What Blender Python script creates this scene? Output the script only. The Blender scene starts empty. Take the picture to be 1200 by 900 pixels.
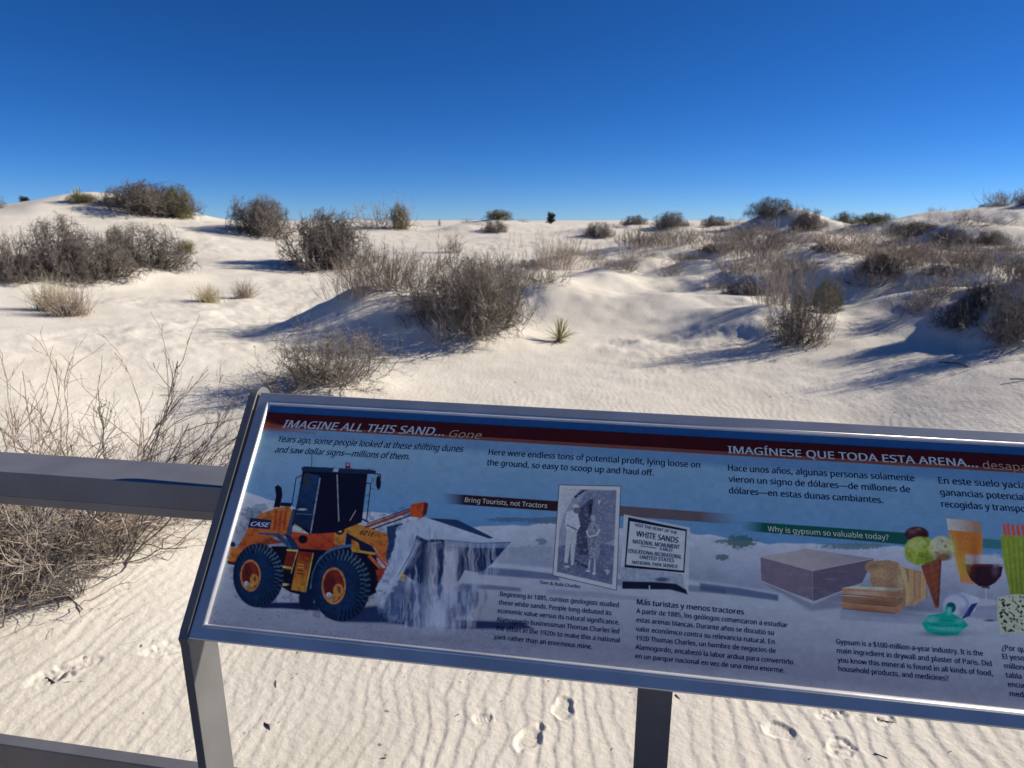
import bpy, math, os, random
import numpy as np
from mathutils import Vector
random.seed(7)
rng = np.random.default_rng(11)
scene = bpy.context.scene
COL = scene.collection

# ------------------------------------------------------------------ camera
F, PW, PH = 760.0, 1200.0, 900.0           # focal length in pixels of the 1200 px wide frame
PITCH = math.atan(194.0 / F)
EYE = np.array([0.0, 0.0, 1.7])
cam_d = bpy.data.cameras.new('camera')
cam = bpy.data.objects.new('camera', cam_d); COL.objects.link(cam)
cam_d.sensor_width = 36.0
cam_d.lens = F / PW * 36.0
cam_d.clip_start = 0.02; cam_d.clip_end = 3000
cam.location = EYE
cam.rotation_euler = (math.pi / 2 - PITCH, 0, 0)
cam_d.dof.use_dof = True
cam_d.dof.focus_distance = 1.75
cam_d.dof.aperture_fstop = 5.6
scene.camera = cam

# ------------------------------------------------------------------ sky, sun, exposure
SUN_EL, SUN_AZ = math.radians(27), math.radians(76)     # azimuth to the right of straight ahead (+Y)
world = bpy.data.worlds.new('World'); scene.world = world; world.use_nodes = True
wn = world.node_tree
sky = wn.nodes.new('ShaderNodeTexSky'); sky.sky_type = 'NISHITA'; sky.sun_disc = False
sky.sun_elevation = SUN_EL; sky.sun_rotation = SUN_AZ
sky.altitude = 3500; sky.air_density = 0.8; sky.dust_density = 0.0; sky.ozone_density = 9.5
bg = wn.nodes['Background']; bg.inputs['Strength'].default_value = 0.064
hs = wn.nodes.new('ShaderNodeHueSaturation'); hs.inputs['Saturation'].default_value = 1.1; hs.inputs['Hue'].default_value = .504
wn.links.new(sky.outputs[0], hs.inputs['Color']); wn.links.new(hs.outputs[0], bg.inputs['Color'])
sun_d = bpy.data.lights.new('sun', 'SUN'); sun_d.energy = 4.1; sun_d.angle = math.radians(0.5)
sun_d.color = (1.0, 0.905, 0.77)
sun = bpy.data.objects.new('sun', sun_d); COL.objects.link(sun)
SUN = Vector((math.cos(SUN_EL) * math.sin(SUN_AZ), math.cos(SUN_EL) * math.cos(SUN_AZ), math.sin(SUN_EL)))
sun.rotation_euler = (-SUN).to_track_quat('-Z', 'Y').to_euler()
scene.view_settings.view_transform = 'Standard'; scene.view_settings.look = 'None'
scene.view_settings.exposure = 0.69; scene.view_settings.gamma = 1.0

# ------------------------------------------------------------------ helpers
def tag(o, label=None, cat=None, group=None, kind=None):
    if label: o['label'] = label
    if cat: o['category'] = cat
    if group: o['group'] = group
    if kind: o['kind'] = kind
    return o
def link(name, data, parent=None):
    o = bpy.data.objects.new(name, data); COL.objects.link(o)
    if parent is not None: o.parent = parent
    return o
def empty(name, loc=(0, 0, 0), rz=0):
    o = link(name, None); o.location = loc; o.rotation_euler = (0, 0, rz); o.empty_display_size = 0.1
    return o
def np_mesh(name, V, Fc, mat=None, smooth=False):
    """V (n,3), Fc (m,k) with k = 3 or 4"""
    V = np.asarray(V, np.float32); Fc = np.asarray(Fc, np.int32)
    me = bpy.data.meshes.new(name)
    m, k = Fc.shape
    me.vertices.add(len(V)); me.vertices.foreach_set('co', V.ravel())
    me.loops.add(m * k); me.loops.foreach_set('vertex_index', Fc.ravel())
    me.polygons.add(m); me.polygons.foreach_set('loop_start', np.arange(0, m * k, k, dtype=np.int32))
    me.update(calc_edges=True)
    if smooth: me.polygons.foreach_set('use_smooth', np.ones(m, bool))
    if mat: me.materials.append(mat)
    return me
def poly_mesh(name, V, Fs, mat=None):
    me = bpy.data.meshes.new(name); me.from_pydata([tuple(map(float, v)) for v in V], [], Fs); me.update()
    if mat: me.materials.append(mat)
    return me
def recalc(me):
    import bmesh
    bm = bmesh.new(); bm.from_mesh(me); bmesh.ops.recalc_face_normals(bm, faces=bm.faces); bm.to_mesh(me); bm.free()

PHI_F = np.array([0, math.cos(PITCH), -math.sin(PITCH)]); PHI_U = np.array([0, math.sin(PITCH), math.cos(PITCH)])
def ray(px, py):
    return (px - 600) / F * np.array([1., 0, 0]) - (py - 450) / F * PHI_U + PHI_F
def at_range(px, py, r):
    d = ray(px, py); return EYE + d * (r / math.hypot(d[0], d[1]))

# ------------------------------------------------------------------ noise
def _hash(ix, iy, seed):
    h = (ix.astype(np.int64) * 374761393 + iy.astype(np.int64) * 668265263 + seed * 1442695041) & 0xffffffff
    h = ((h ^ (h >> 13)) * 1274126177) & 0xffffffff
    return ((h ^ (h >> 16)) & 0xffff) / 65535.0
def vnoise(x, y, seed=0):
    ix = np.floor(x); iy = np.floor(y); fx = x - ix; fy = y - iy
    fx = fx * fx * fx * (fx * (fx * 6 - 15) + 10); fy = fy * fy * fy * (fy * (fy * 6 - 15) + 10)
    a = _hash(ix, iy, seed); b = _hash(ix + 1, iy, seed); c = _hash(ix, iy + 1, seed); d = _hash(ix + 1, iy + 1, seed)
    return (a + (b - a) * fx + (c - a) * fy + (a - b - c + d) * fx * fy) * 2 - 1
def fbm(x, y, seed=0, o=4):
    s = 0; a = 1; t = 0
    for i in range(o):
        s = s + a * vnoise(x * 2 ** i, y * 2 ** i, seed + i * 17); t += a; a *= .5
    return s / t

# ------------------------------------------------------------------ materials
def new_mat(name, base=(.5, .5, .5), rough=.8, metal=0.0, spec=.5):
    m = bpy.data.materials.new(name); m.use_nodes = True
    p = m.node_tree.nodes['Principled BSDF']
    p.inputs['Base Color'].default_value = (*base, 1); p.inputs['Roughness'].default_value = rough
    p.inputs['Metallic'].default_value = metal; p.inputs['Specular IOR Level'].default_value = spec
    return m, m.node_tree, p
def noise_mix(nt, p, c0, c1, scale, detail=4, coord='Object', lo=.35, hi=.65, extra=None):
    tc = nt.nodes.new('ShaderNodeTexCoord'); n = nt.nodes.new('ShaderNodeTexNoise')
    n.inputs['Scale'].default_value = scale; n.inputs['Detail'].default_value = detail
    nt.links.new(tc.outputs[coord], n.inputs['Vector'])
    r = nt.nodes.new('ShaderNodeValToRGB'); r.color_ramp.elements[0].position = lo; r.color_ramp.elements[1].position = hi
    r.color_ramp.elements[0].color = (*c0, 1); r.color_ramp.elements[1].color = (*c1, 1)
    nt.links.new(n.outputs['Fac'], r.inputs[0]); nt.links.new(r.outputs[0], p.inputs['Base Color'])
    return tc, n, r
# sand
M_SAND, nt, p = new_mat('gypsum_sand', rough=.95, spec=.1)
tc, n1, r1 = noise_mix(nt, p, (.685, .642, .555), (.755, .716, .63), .9, 6)
nf = nt.nodes.new('ShaderNodeTexNoise'); nf.inputs['Scale'].default_value = 260; nf.inputs['Detail'].default_value = 3
nm = nt.nodes.new('ShaderNodeTexNoise'); nm.inputs['Scale'].default_value = 22; nm.inputs['Detail'].default_value = 5
for q in (nf, nm): nt.links.new(tc.outputs['Object'], q.inputs['Vector'])
b1 = nt.nodes.new('ShaderNodeBump'); b1.inputs['Strength'].default_value = .5; b1.inputs['Distance'].default_value = .0022
b2 = nt.nodes.new('ShaderNodeBump'); b2.inputs['Strength'].default_value = .6; b2.inputs['Distance'].default_value = .012
nt.links.new(nf.outputs['Fac'], b1.inputs['Height']); nt.links.new(nm.outputs['Fac'], b2.inputs['Height'])
nt.links.new(b2.outputs['Normal'], b1.inputs['Normal']); nt.links.new(b1.outputs['Normal'], p.inputs['Normal'])
gr = nt.nodes.new('ShaderNodeValToRGB'); gr.color_ramp.elements[0].position = .28; gr.color_ramp.elements[1].position = .42
gr.color_ramp.elements[0].color = (.80, .78, .76, 1); gr.color_ramp.elements[1].color = (1, 1, 1, 1)
nt.links.new(nf.outputs['Fac'], gr.inputs[0])
mx = nt.nodes.new('ShaderNodeMixRGB'); mx.blend_type = 'MULTIPLY'; mx.inputs[0].default_value = .8
nt.links.new(r1.outputs[0], mx.inputs[1]); nt.links.new(gr.outputs[0], mx.inputs[2]); nt.links.new(mx.outputs[0], p.inputs['Base Color'])
def twig_mat(name, c0, c1, scale=9):
    m, nt, p = new_mat(name, rough=.85, spec=.25); noise_mix(nt, p, c0, c1, scale, 3); return m
M_TWIG = twig_mat('grey_twig_bark', (.10, .088, .080), (.27, .24, .215))
M_TWIG_MID = twig_mat('tan_grey_twig_bark', (.13, .112, .096), (.36, .318, .272))
M_TWIG_PALE = twig_mat('pale_dry_twig_bark', (.24, .19, .15), (.46, .39, .32))
M_TWIG_RED = twig_mat('reddish_dry_twig_bark', (.29, .225, .175), (.50, .415, .335))
M_STEM = twig_mat('dark_woody_stem', (.07, .055, .045), (.15, .12, .095))
M_LEAF = twig_mat('grey_green_leaf', (.10, .105, .075), (.24, .225, .165), 14)
M_OLIVE = twig_mat('olive_leaf', (.10, .10, .04), (.22, .20, .07), 10)
M_GRASS = twig_mat('dry_yellow_grass', (.33, .29, .15), (.55, .48, .30), 10)
M_YUCCA = twig_mat('yucca_leaf', (.22, .23, .09), (.48, .44, .20), 6)
M_YDEAD = twig_mat('dead_yucca_leaf', (.28, .22, .13), (.42, .35, .22), 6)
M_DARKTREE = twig_mat('dark_evergreen_leaf', (.03, .04, .025), (.07, .08, .045), 6)
# metals
def metal_mat(name, base, rough, metal=.85, grain=True, bump=.0004):
    m, nt, p = new_mat(name, base, rough, metal)
    tc = nt.nodes.new('ShaderNodeTexCoord'); mp = nt.nodes.new('ShaderNodeMapping'); n = nt.nodes.new('ShaderNodeTexNoise')
    mp.inputs['Scale'].default_value = (3, 60, 60); n.inputs['Scale'].default_value = 9; n.inputs['Detail'].default_value = 5
    nt.links.new(tc.outputs['Object'], mp.inputs[0]); nt.links.new(mp.outputs[0], n.inputs['Vector'])
    mr = nt.nodes.new('ShaderNodeMapRange'); mr.inputs['To Min'].default_value = rough - .07; mr.inputs['To Max'].default_value = rough + .09
    nt.links.new(n.outputs['Fac'], mr.inputs[0]); nt.links.new(mr.outputs[0], p.inputs['Roughness'])
    n2 = nt.nodes.new('ShaderNodeTexNoise'); n2.inputs['Scale'].default_value = 450; n2.inputs['Detail'].default_value = 2
    nt.links.new(tc.outputs['Object'], n2.inputs['Vector'])
    b = nt.nodes.new('ShaderNodeBump'); b.inputs['Strength'].default_value = .25; b.inputs['Distance'].default_value = bump
    nt.links.new(n2.outputs['Fac'], b.inputs['Height']); nt.links.new(b.outputs[0], p.inputs['Normal'])
    n3 = nt.nodes.new('ShaderNodeTexNoise'); n3.inputs['Scale'].default_value = 7; n3.inputs['Detail'].default_value = 6
    nt.links.new(tc.outputs['Object'], n3.inputs['Vector'])
    r = nt.nodes.new('ShaderNodeValToRGB'); r.color_ramp.elements[0].position = .3; r.color_ramp.elements[1].position = .7
    r.color_ramp.elements[0].color = (*[c * .86 for c in base], 1); r.color_ramp.elements[1].color = (*[min(1, c * 1.1) for c in base], 1)
    nt.links.new(n3.outputs['Fac'], r.inputs[0]); nt.links.new(r.outputs[0], p.inputs['Base Color'])
    return m
M_FRAME = metal_mat('anodised_aluminium_frame', (.66, .64, .60), .42, .62, True, .00008)
M_BEAD = metal_mat('highlight_frame_bead', (.85, .86, .87), .42, .55, True, .00004)  # same frame metal in a lighter colour, painting in the bead's sun highlight
M_POST = metal_mat('grey_coated_metal_post', (.14, .142, .145), .48, .2, True, .00015)
M_RAIL = metal_mat('dark_brushed_rail_metal', (.19, .193, .21), .44, .2, True, .0002)

# ------------------------------------------------------------------ terrain: base surface from sight lines, plus mounds
CP = []   # (azimuth, log range, z)
def cp(px, py, r):
    P = at_range(px, py, r); CP.append((math.atan2(P[0], P[1]), math.log(r), P[2]))
for a in (-75, -50, -30, -10, 10, 30, 50, 75):
    for r, z in ((.8, -.60), (2.2, -.60), (3.6, -.60), (5.5, -.60), (8, -.60)):
        CP.append((math.radians(a), math.log(r), z))
for px, py, r in (
    (-60, 405, 11.5), (60, 405, 11.5), (200, 403, 11.5), (330, 405, 11.5), (500, 408, 11.5), (700, 410, 11.4), (850, 412, 11.3), (1000, 415, 11.0), (1150, 420, 10.6), (1280, 425, 10.3),
    (-60, 372, 15), (60, 370, 15), (200, 368, 15), (350, 368, 15.5), (650, 366, 15), (800, 366, 15), (1000, 372, 15), (1200, 375, 15),
    (-60, 342, 19), (80, 340, 19), (220, 338, 19.5), (330, 333, 20), (650, 330, 20), (800, 328, 20), (1000, 332, 20), (1200, 335, 20),
    (0, 312, 25), (150, 310, 25), (250, 303, 26), (385, 314, 25), (500, 300, 25), (640, 297, 27), (800, 300, 27), (1000, 302, 27), (1200, 300, 27),
    (0, 272, 33), (120, 262, 35), (260, 272, 34), (400, 283, 33), (520, 282, 34), (640, 278, 36), (760, 282, 35), (900, 284, 35), (1050, 284, 35), (1200, 278, 35),
    (-80, 250, 40), (0, 246, 41), (110, 239, 41), (170, 244, 42), (250, 258, 44), (330, 262, 46), (420, 268, 46), (520, 264, 50), (620, 262, 50), (690, 265, 50), (780, 268, 50), (880, 270, 48), (960, 276, 48), (1040, 272, 48), (1100, 264, 46), (1200, 260, 45), (1300, 258, 45),
    (0, 262, 75), (200, 270, 75), (500, 272, 80), (800, 274, 80), (1100, 272, 78), (1250, 270, 75)):
    cp(px, py, r)
CP = np.array(CP)
SA, SR = 2.2, 1.0
def _tps_fit():
    P = np.c_[CP[:, 0] * SA, CP[:, 1] * SR]; n = len(P)
    d2 = ((P[:, None] - P[None]) ** 2).sum(-1) + 1e-12
    K = d2 * np.log(d2) * .5 + np.eye(n) * 2e-3
    Q = np.c_[np.ones(n), P]; A = np.zeros((n + 3, n + 3)); A[:n, :n] = K; A[:n, n:] = Q; A[n:, :n] = Q.T
    return P, np.linalg.solve(A, np.r_[CP[:, 2], np.zeros(3)])
TP, TW = _tps_fit()
def base_z(x, y):
    az = np.arctan2(x, y); r = np.hypot(x, y)
    a = np.clip(az, -1.15, 1.15) * SA; s = np.log(np.clip(r, .8, 78)) * SR
    z = TW[-3] + TW[-2] * a + TW[-1] * s
    for i in range(len(TP)):
        d2 = (a - TP[i, 0]) ** 2 + (s - TP[i, 1]) ** 2 + 1e-12
        z += TW[i] * .5 * d2 * np.log(d2)
    back = np.clip((np.abs(az) - 1.0) / .7, 0, 1); back = back * back * (3 - 2 * back)
    z = z * (1 - back) + (-.6 + np.clip(r - 15, 0, 60) * .012) * back
    far = np.clip((r - 60) / 80, 0, 1); far = far * far * (3 - 2 * far)
    z = z * (1 - far) + far * (-.8 + .5 * fbm(x * .02, y * .02, 5, 3))
    return z
# mounds: (px, range, height, half width across, half width along the sight line, lean)
MOUNDS = [
    (472, 12.6, .86, 1.2, .95), (560, 12.3, .26, .8, .7), (400, 13.0, .34, .8, .8),
    (640, 16.5, .55, 1.0, 1.2), (700, 18.5, .42, 1.2, 1.2),
    (770, 15.5, .30, 1.5, .9),
    (905, 13.0, .36, .85, .8), (845, 13.8, .26, .9, .8),
    (1065, 14.8, .46, 1.3, 1.0), (1140, 13.8, .34, 1.1, .9), (1205, 12.9, .40, 1.0, .8), (1260, 12.6, .5, 1.2, 1.0),
    (980, 18.0, .45, 1.6, 1.0), (880, 20.5, .50, 1.6, 1.2), (1090, 20, .45, 2.0, 1.2),
    (385, 8.9, .16, .85, .6), (270, 6.6, .18, .7, .6),
    (60, 20.5, .30, 1.9, 1.2), (140, 21.0, .38, 2.0, 1.2), (-40, 21.0, .3, 1.8, 1.4),
    (385, 25.0, .18, 2.0, 1.6), (175, 41.5, .55, 3.4, 2.6), (95, 40, .25, 2.0, 2.0), (305, 36, .3, 2.2, 2.0),
    (455, 43, .35, 2.0, 2.0), (582, 47, .35, 1.8, 2.0), (550, 40, .35, 1.6, 1.5), (700, 38, .45, 1.7, 1.5),
    (742, 42, .4, 1.5, 1.6), (785, 40, .45, 1.6, 1.4), (830, 45, .35, 2.0, 1.5),
    (912, 42, 1.25, 2.4, 2.0), (880, 43, .35, 1.8, 1.8), (940, 40, .5, 1.4, 1.5), (1010, 38, .35, 2.0, 1.6), (1050, 40, .45, 1.8, 1.5),
    (1130, 38, .70, 3.4, 2.0), (1185, 41, .85, 3.6, 2.2), (1110, 30, .4, 2.2, 1.4), (1165, 31, .35, 1.8, 1.2),
    (750, 26, .40, 2.2, 1.4), (850, 28, .45, 2.4, 1.4), (960, 27, .4, 2.2, 1.4),
    (30, 4.6, .14, .9, .8)]
HUMMOCKS = [(705, 20.5, .34, .8, .7), (745, 23, .40, 1.0, .8), (800, 21, .36, .9, .7), (835, 24.5, .42, 1.1, .9), (870, 18.5, .34, .8, .6), (905, 22, .45, 1.1, .8), (940, 17.5, .40, .8, .6), (965, 21.5, .45, 1.0, .8),
            (1000, 24.5, .5, 1.2, .9), (1025, 18.5, .44, .9, .7), (1065, 22, .5, 1.2, .8), (1105, 17.5, .42, .9, .7), (1130, 24, .5, 1.3, .9), (1160, 18.5, .42, 1.0, .7), (1190, 22, .5, 1.2, .8), (1230, 17, .45, 1.0, .8),
            (860, 33, .5, 1.5, 1.1), (930, 31, .55, 1.6, 1.1), (1000, 33, .55, 1.7, 1.1), (1075, 31, .5, 1.6, 1.1), (770, 32, .45, 1.5, 1.1), (1150, 34, .55, 1.8, 1.2), (660, 24, .3, .9, .8), (615, 21, .28, .8, .7)]
MOUNDS += HUMMOCKS
def mounds_z(x, y):
    z = np.zeros_like(x)
    for i, (px, r, h, sx, sr) in enumerate(MOUNDS):
        a = math.atan2((px - 600) / F, math.cos(PITCH)); cx, cy = r * math.sin(a), r * math.cos(a)
        dx, dy = x - cx, y - cy
        m = (np.abs(dx) < 3.2 * max(sx, sr)) & (np.abs(dy) < 3.2 * max(sx, sr))
        if not m.any(): continue
        u = dx[m] * math.cos(a) - dy[m] * math.sin(a); v = dx[m] * math.sin(a) + dy[m] * math.cos(a)
        wob = 1 + (.30 if px < 650 else .42) * fbm(x[m] * .9 / sx, y[m] * .9 / sx, 40 + i, 3)
        q = ((u / sx) ** 2 + (v / sr) ** 2) * wob
        z[m] += h * np.exp(-q * .72)
    return z
# footprints: (px, py, angle deg from +Y, half length, half width, depth, kind)
PRINTS = [(620, 864, 32, .085, .052, .016, 0), (660, 830, 8, .075, .048, .014, 0), (914, 855, -62, .07, .05, .014, 0), (66, 801, 48, .12, .06, .017, 1),
          (102, 787, 60, .07, .045, .012, 1), (198, 767, 60, .12, .055, .016, 1), (985, 875, 62, .07, .05, .012, 1), (975, 837, 80, .09, .04, .012, 1),
          (1037, 844, 70, .05, .03, .010, 1), (152, 707, 50, .04, .03, .008, 1), (565, 842, 75, .04, .03, .008, 0)]
def ground_hit(px, py, zz=-.6):
    d = ray(px, py); t = (zz - EYE[2]) / d[2]; P = EYE + t * d; return P[0], P[1]
def detail_z(x, y):
    r = np.hypot(x, y)
    z = .010 * fbm(x * 2.6, y * 2.6, 3, 3) * np.clip((r - 4) / 4, 0, 1)
    # hummocky, trampled patches further out
    pat = np.clip(fbm(x * .35, y * .35, 9, 3) * 2.2 + .35, 0, 1) * np.clip((r - 8) / 4, 0, 1)
    right = np.clip(x / (r + 1e-6) * 2.2 + .25, .15, 1)
    z += (.045 + .03 * right) * fbm(x * 1.7, y * 1.7, 21, 5) * pat + .014 * fbm(x * 5, y * 4, 88, 3) * np.clip(pat * 1.3 - .2, 0, 1) + .22 * right * np.clip(fbm(x * .55, y * .42, 61, 4), -.1, 1) * np.clip((r - 12.5) / 3, 0, 1) + .06 * fbm(x * .45, y * .45, 33, 3) * np.clip((r - 12) / 10, 0, 1)
    m = (r < 15) & (y > -3)
    xm, ym = x[m], y[m]
    # wind ripples: crests run away from the viewer, meandering and forking
    wx = .22 * fbm(xm * .9, ym * .8, 50, 3) + .060 * fbm(xm * 4.2, ym * 3.0, 51, 3)
    head = math.radians(7)
    t = (xm * math.cos(head) - ym * math.sin(head) + wx) + .02 * ym
    lam = .088
    ph = t / lam + .45 * vnoise(xm * 2.4, ym * 1.3, 52)
    f = ph - np.floor(ph)
    prof = np.where(f < .26, f / .26, (1 - f) / .74); prof = prof * prof * (3 - 2 * prof)
    amp = .0040 * (.62 + .55 * fbm(xm * 1.6, ym * 1.2, 53, 3)) * np.clip(1.35 - np.hypot(xm, ym) / 12, .36, 1)
    # smoother sand on the left beneath the shrub
    rip = prof * amp
    flat = np.zeros_like(rip)
    for (px, py, ang, hl, hw, dep, kind) in PRINTS:
        cx, cy = ground_hit(px, py); a = math.radians(ang)
        dx, dy = xm - cx, ym - cy
        u = dx * math.sin(a) + dy * math.cos(a); v = dx * math.cos(a) - dy * math.sin(a)
        mm = (np.abs(u) < hl * 2.4) & (np.abs(v) < hw * 3)
        if not mm.any(): continue
        wb = 1 + .22 * vnoise(xm[mm] * 30, ym[mm] * 30, int(px))
        q = np.sqrt((u[mm] / hl) ** 2 + (v[mm] / hw) ** 2) * wb
        inside = 1 / (1 + np.exp((q - .92) * 14))
        rim = np.exp(-((q - 1.15) / .16) ** 2) * .30
        tread = .5 + .5 * np.cos(u[mm] / .017 * 2 * math.pi) if kind == 0 else 1.6 * (.5 + fbm(xm[mm] * 55, ym[mm] * 55, 7, 3))
        rip[mm] = rip[mm] * (1 - inside) + dep * .7 * (-inside + rim) + inside * tread * (.0022 if kind == 0 else .0055)
    z[m] += rip - .003
    return z
def ground_z(x, y):
    x = np.atleast_1d(np.asarray(x, float)); y = np.atleast_1d(np.asarray(y, float))
    return base_z(x, y) + mounds_z(x, y)
def gz(x, y): return float(ground_z(x, y)[0])

def make_ground():
    dense = np.radians(np.linspace(-41, 41, 640)); step = .22
    outer = []; a = math.radians(41)
    while a < math.pi - .02:
        a += min(.30, step * .02 * (1 + (a - .7) * 6)); outer.append(min(a, math.pi))
    outer = np.array(outer[:-1]); az = np.r_[-outer[::-1], dense, outer, [math.pi]]
    rr = [.25]
    while rr[-1] < 900:
        r = rr[-1]
        k = .10 if r < 1.6 else .003 if r < 5 else .0042 if r < 9 else .0075 if r < 30 else .012 if r < 60 else .12
        rr.append(r * (1 + k))
    rr = np.array(rr)
    A, R_ = np.meshgrid(az, rr); x = (R_ * np.sin(A)).ravel(); y = (R_ * np.cos(A)).ravel()
    z = base_z(x, y) + mounds_z(x, y) + detail_z(x, y)
    nA, nR = len(az), len(rr)
    V = np.c_[x, y, z]; V = np.r_[V, [[0, 0, -.6]]]
    i = np.arange(nR - 1)[:, None] * nA; j = np.arange(nA)[None]; j2 = (j + 1) % nA
    Q = np.stack([i + j, i + nA + j, i + nA + j2, i + j2], -1).reshape(-1, 4)[:, ::-1]
    c = nR * nA; T = np.stack([np.arange(nA), (np.arange(nA) + 1) % nA, np.full(nA, c), np.full(nA, c)], -1)
    me = np_mesh('sand_dunes', V[:-1], Q, M_SAND, smooth=True)
    o = link('sand_dunes', me); tag(o, 'pale rippled gypsum sand rising to low dunes on the skyline', kind='structure')
    print('ground quads', len(Q), nA, nR)
    return o
make_ground()

# ------------------------------------------------------------------ sign geometry (rigid frame from its measured pose)
SO = np.array([-0.78411659, 1.36716638, 0.715318])            # lower left outer corner
SU = np.array([0.98975644, -0.1421595, -0.01314798])           # along the sign
SV = np.array([0.10158431, 0.63655192, 0.76451441])            # up the slope
SN = np.cross(SU, SV)                                          # towards the reader
UH = np.array([SU[0], SU[1], 0]); UH /= np.linalg.norm(UH); NH = np.array([-UH[1], UH[0], 0])
SW, SH = 2.5, .66
def S(u, v, n=0): return SO + u * SU + v * SV + n * SN
def to_uv(px, py, n=-.003):
    d = ray(px, py); o = SO + n * SN; t = ((o - EYE) @ SN) / (d @ SN); P = EYE + t * d - o
    return P @ SU, P @ SV
sign = empty('information_sign', (0, 0, 0))
tag(sign, 'slanted metal framed information sign about gypsum with an orange loader printed on it', 'sign')
# frame members, mitred; profile = (distance inward, height)
PROF = [(0, -.030), (0, -.0025), (.0008, -.0008), (.0025, 0), (.0272, 0), (.0280, .0012), (.0296, .0034), (.0322, .0046), (.0348, .0040), (.0368, .0020), (.0378, -.0006), (.0380, -.0058), (.0380, -.0300)]
corners = [(0, 0), (SW, 0), (SW, SH), (0, SH)]; inw = [(1, 1), (-1, 1), (-1, -1), (1, -1)]
for k in range(4):
    V = []
    for c in (k, (k + 1) % 4):
        for s, h in PROF:
            V.append(S(corners[c][0] + inw[c][0] * s, corners[c][1] + inw[c][1] * s, h))
    n = len(PROF); Fs = [(i, i + 1, n + i + 1, n + i) for i in range(n - 1)] + [(n - 1, 0, n, 2 * n - 1), tuple(range(n))[::-1], tuple(range(n, 2 * n))]
    me = poly_mesh('frame_bar', V, Fs, M_FRAME); recalc(me)
    me.materials.append(M_BEAD)
    for pl in me.polygons[4:n - 2]: pl.use_smooth = True; pl.material_index = 1 if pl.index in (7, 8, 9, 10) else 0
    link('frame_bar', me, sign)
# backing tray
def box_uvn(name, u0, u1, v0, v1, n0, n1, mat, parent):
    V = [S(u, v, n_) for n_ in (n0, n1) for v in (v0, v1) for u in (u0, u1)]
    me = poly_mesh(name, V, [(0, 2, 3, 1), (4, 5, 7, 6), (0, 1, 5, 4), (2, 6, 7, 3), (0, 4, 6, 2), (1, 3, 7, 5)], mat); recalc(me)
    return link(name, me, parent)
box_uvn('backing_plate', .039, SW - .039, .039, SH - .039, -.028, -.0075, M_POST, sign)
# bent side plates that carry the panel (profile in the plane across the sign)
def bent_plate(u0, u1, name='post'):
    # outline points as (horizontal offset along NH, z) relative to SO; arm part follows the slope
    def slope(v, n): P = S(0, v, n) - SO; return (P @ NH, P[2])
    zb = -1.95
    front = [slope(.645 + .047 * math.cos(t), -.043 + .047 * math.sin(t)) for t in np.linspace(math.pi / 2, -math.pi / 2, 14)]
    pts = [(.0, zb), (.0, -.03), slope(.004, .0035)] if False else [(.002, zb), (.002, -.022), slope(-.004, .001), slope(.02, .004)]
    pts += front
    pts += [slope(.09, -.090), (.112, .02), (.112, zb)]
    n = len(pts); V = []
    for u in (u0, u1):
        for a, z in pts: V.append(SO + u * UH + a * NH + np.array([0, 0, z]))
    Fs = [tuple(range(n)), tuple(range(n, 2 * n))[::-1]] + [(i, (i + 1) % n, n + (i + 1) % n, n + i) for i in range(n)]
    me = poly_mesh(name, V, Fs, M_POST); recalc(me)
    o = link(name, me, sign)
    bv = o.modifiers.new('bevel', 'BEVEL'); bv.width = .0022; bv.segments = 2; bv.limit_method = 'ANGLE'
    return o
bent_plate(-.0245, -.0008); bent_plate(SW + .0008, SW + .0245)
# centre post, flat bar standing under the lower edge
def post_box(u0, u1, a0, a1, z0, z1, name='post'):
    V = [SO + u * UH + a * NH + np.array([0, 0, z]) for z in (z0, z1) for a in (a0, a1) for u in (u0, u1)]
    me = poly_mesh(name, V, [(0, 2, 3, 1), (4, 5, 7, 6), (0, 1, 5, 4), (2, 6, 7, 3), (0, 4, 6, 2), (1, 3, 7, 5)], M_POST); recalc(me)
    o = link(name, me, sign); bv = o.modifiers.new('bevel', 'BEVEL'); bv.width = .003; bv.segments = 2
    return o
post_box(1.073, 1.150, .022, .030, -1.95, -.005)

# ------------------------------------------------------------------ the printed panel: drawn here texel by texel, in the panel's own plane
HPRINT = -.003
RES = .00105; U0, U1, V0, V1 = .038, SW - .038, .036, .624
TWd, THt = int((U1 - U0) / RES), int((V1 - V0) / RES)
uu, vv = np.meshgrid(U0 + (np.arange(TWd) + .5) * RES, V0 + (np.arange(THt) + .5) * RES)
Pw = SO[None, None] + uu[..., None] * SU + vv[..., None] * SV + HPRINT * SN - EYE
_w = Pw @ PHI_F
AX = 600 + F * Pw[..., 0] / _w; AY = 450 - F * (Pw @ PHI_U) / _w       # layout coordinates of the artwork
IMG = np.zeros((THt, TWd, 3))
WREF = np.array([150, 160, 190])
def lin(c): c = np.asarray(c, float) / 255; return np.where(c <= .04045, c / 12.92, ((c + .055) / 1.055) ** 2.4)
PAPER = np.array([.92, .97, .80])
def ink(c): return np.clip(lin(c) / lin(WREF) * PAPER, 0, .92)
def region(pad, xs, ys):
    # texel window that can contain the layout box
    c = [to_uv(x, y, HPRINT) for x in (min(xs) - pad, max(xs) + pad) for y in (min(ys) - pad, max(ys) + pad)]
    us = [q[0] for q in c]; vs = [q[1] for q in c]
    i0 = max(0, int((min(us) - U0) / RES)); i1 = min(TWd, int((max(us) - U0) / RES) + 2)
    j0 = max(0, int((min(vs) - V0) / RES)); j1 = min(THt, int((max(vs) - V0) / RES) + 2)
    return slice(j0, j1), slice(i0, i1)
def comp(sl, a, c):
    a = a[..., None]; IMG[sl] = IMG[sl] * (1 - a) + np.asarray(c) * a
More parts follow.
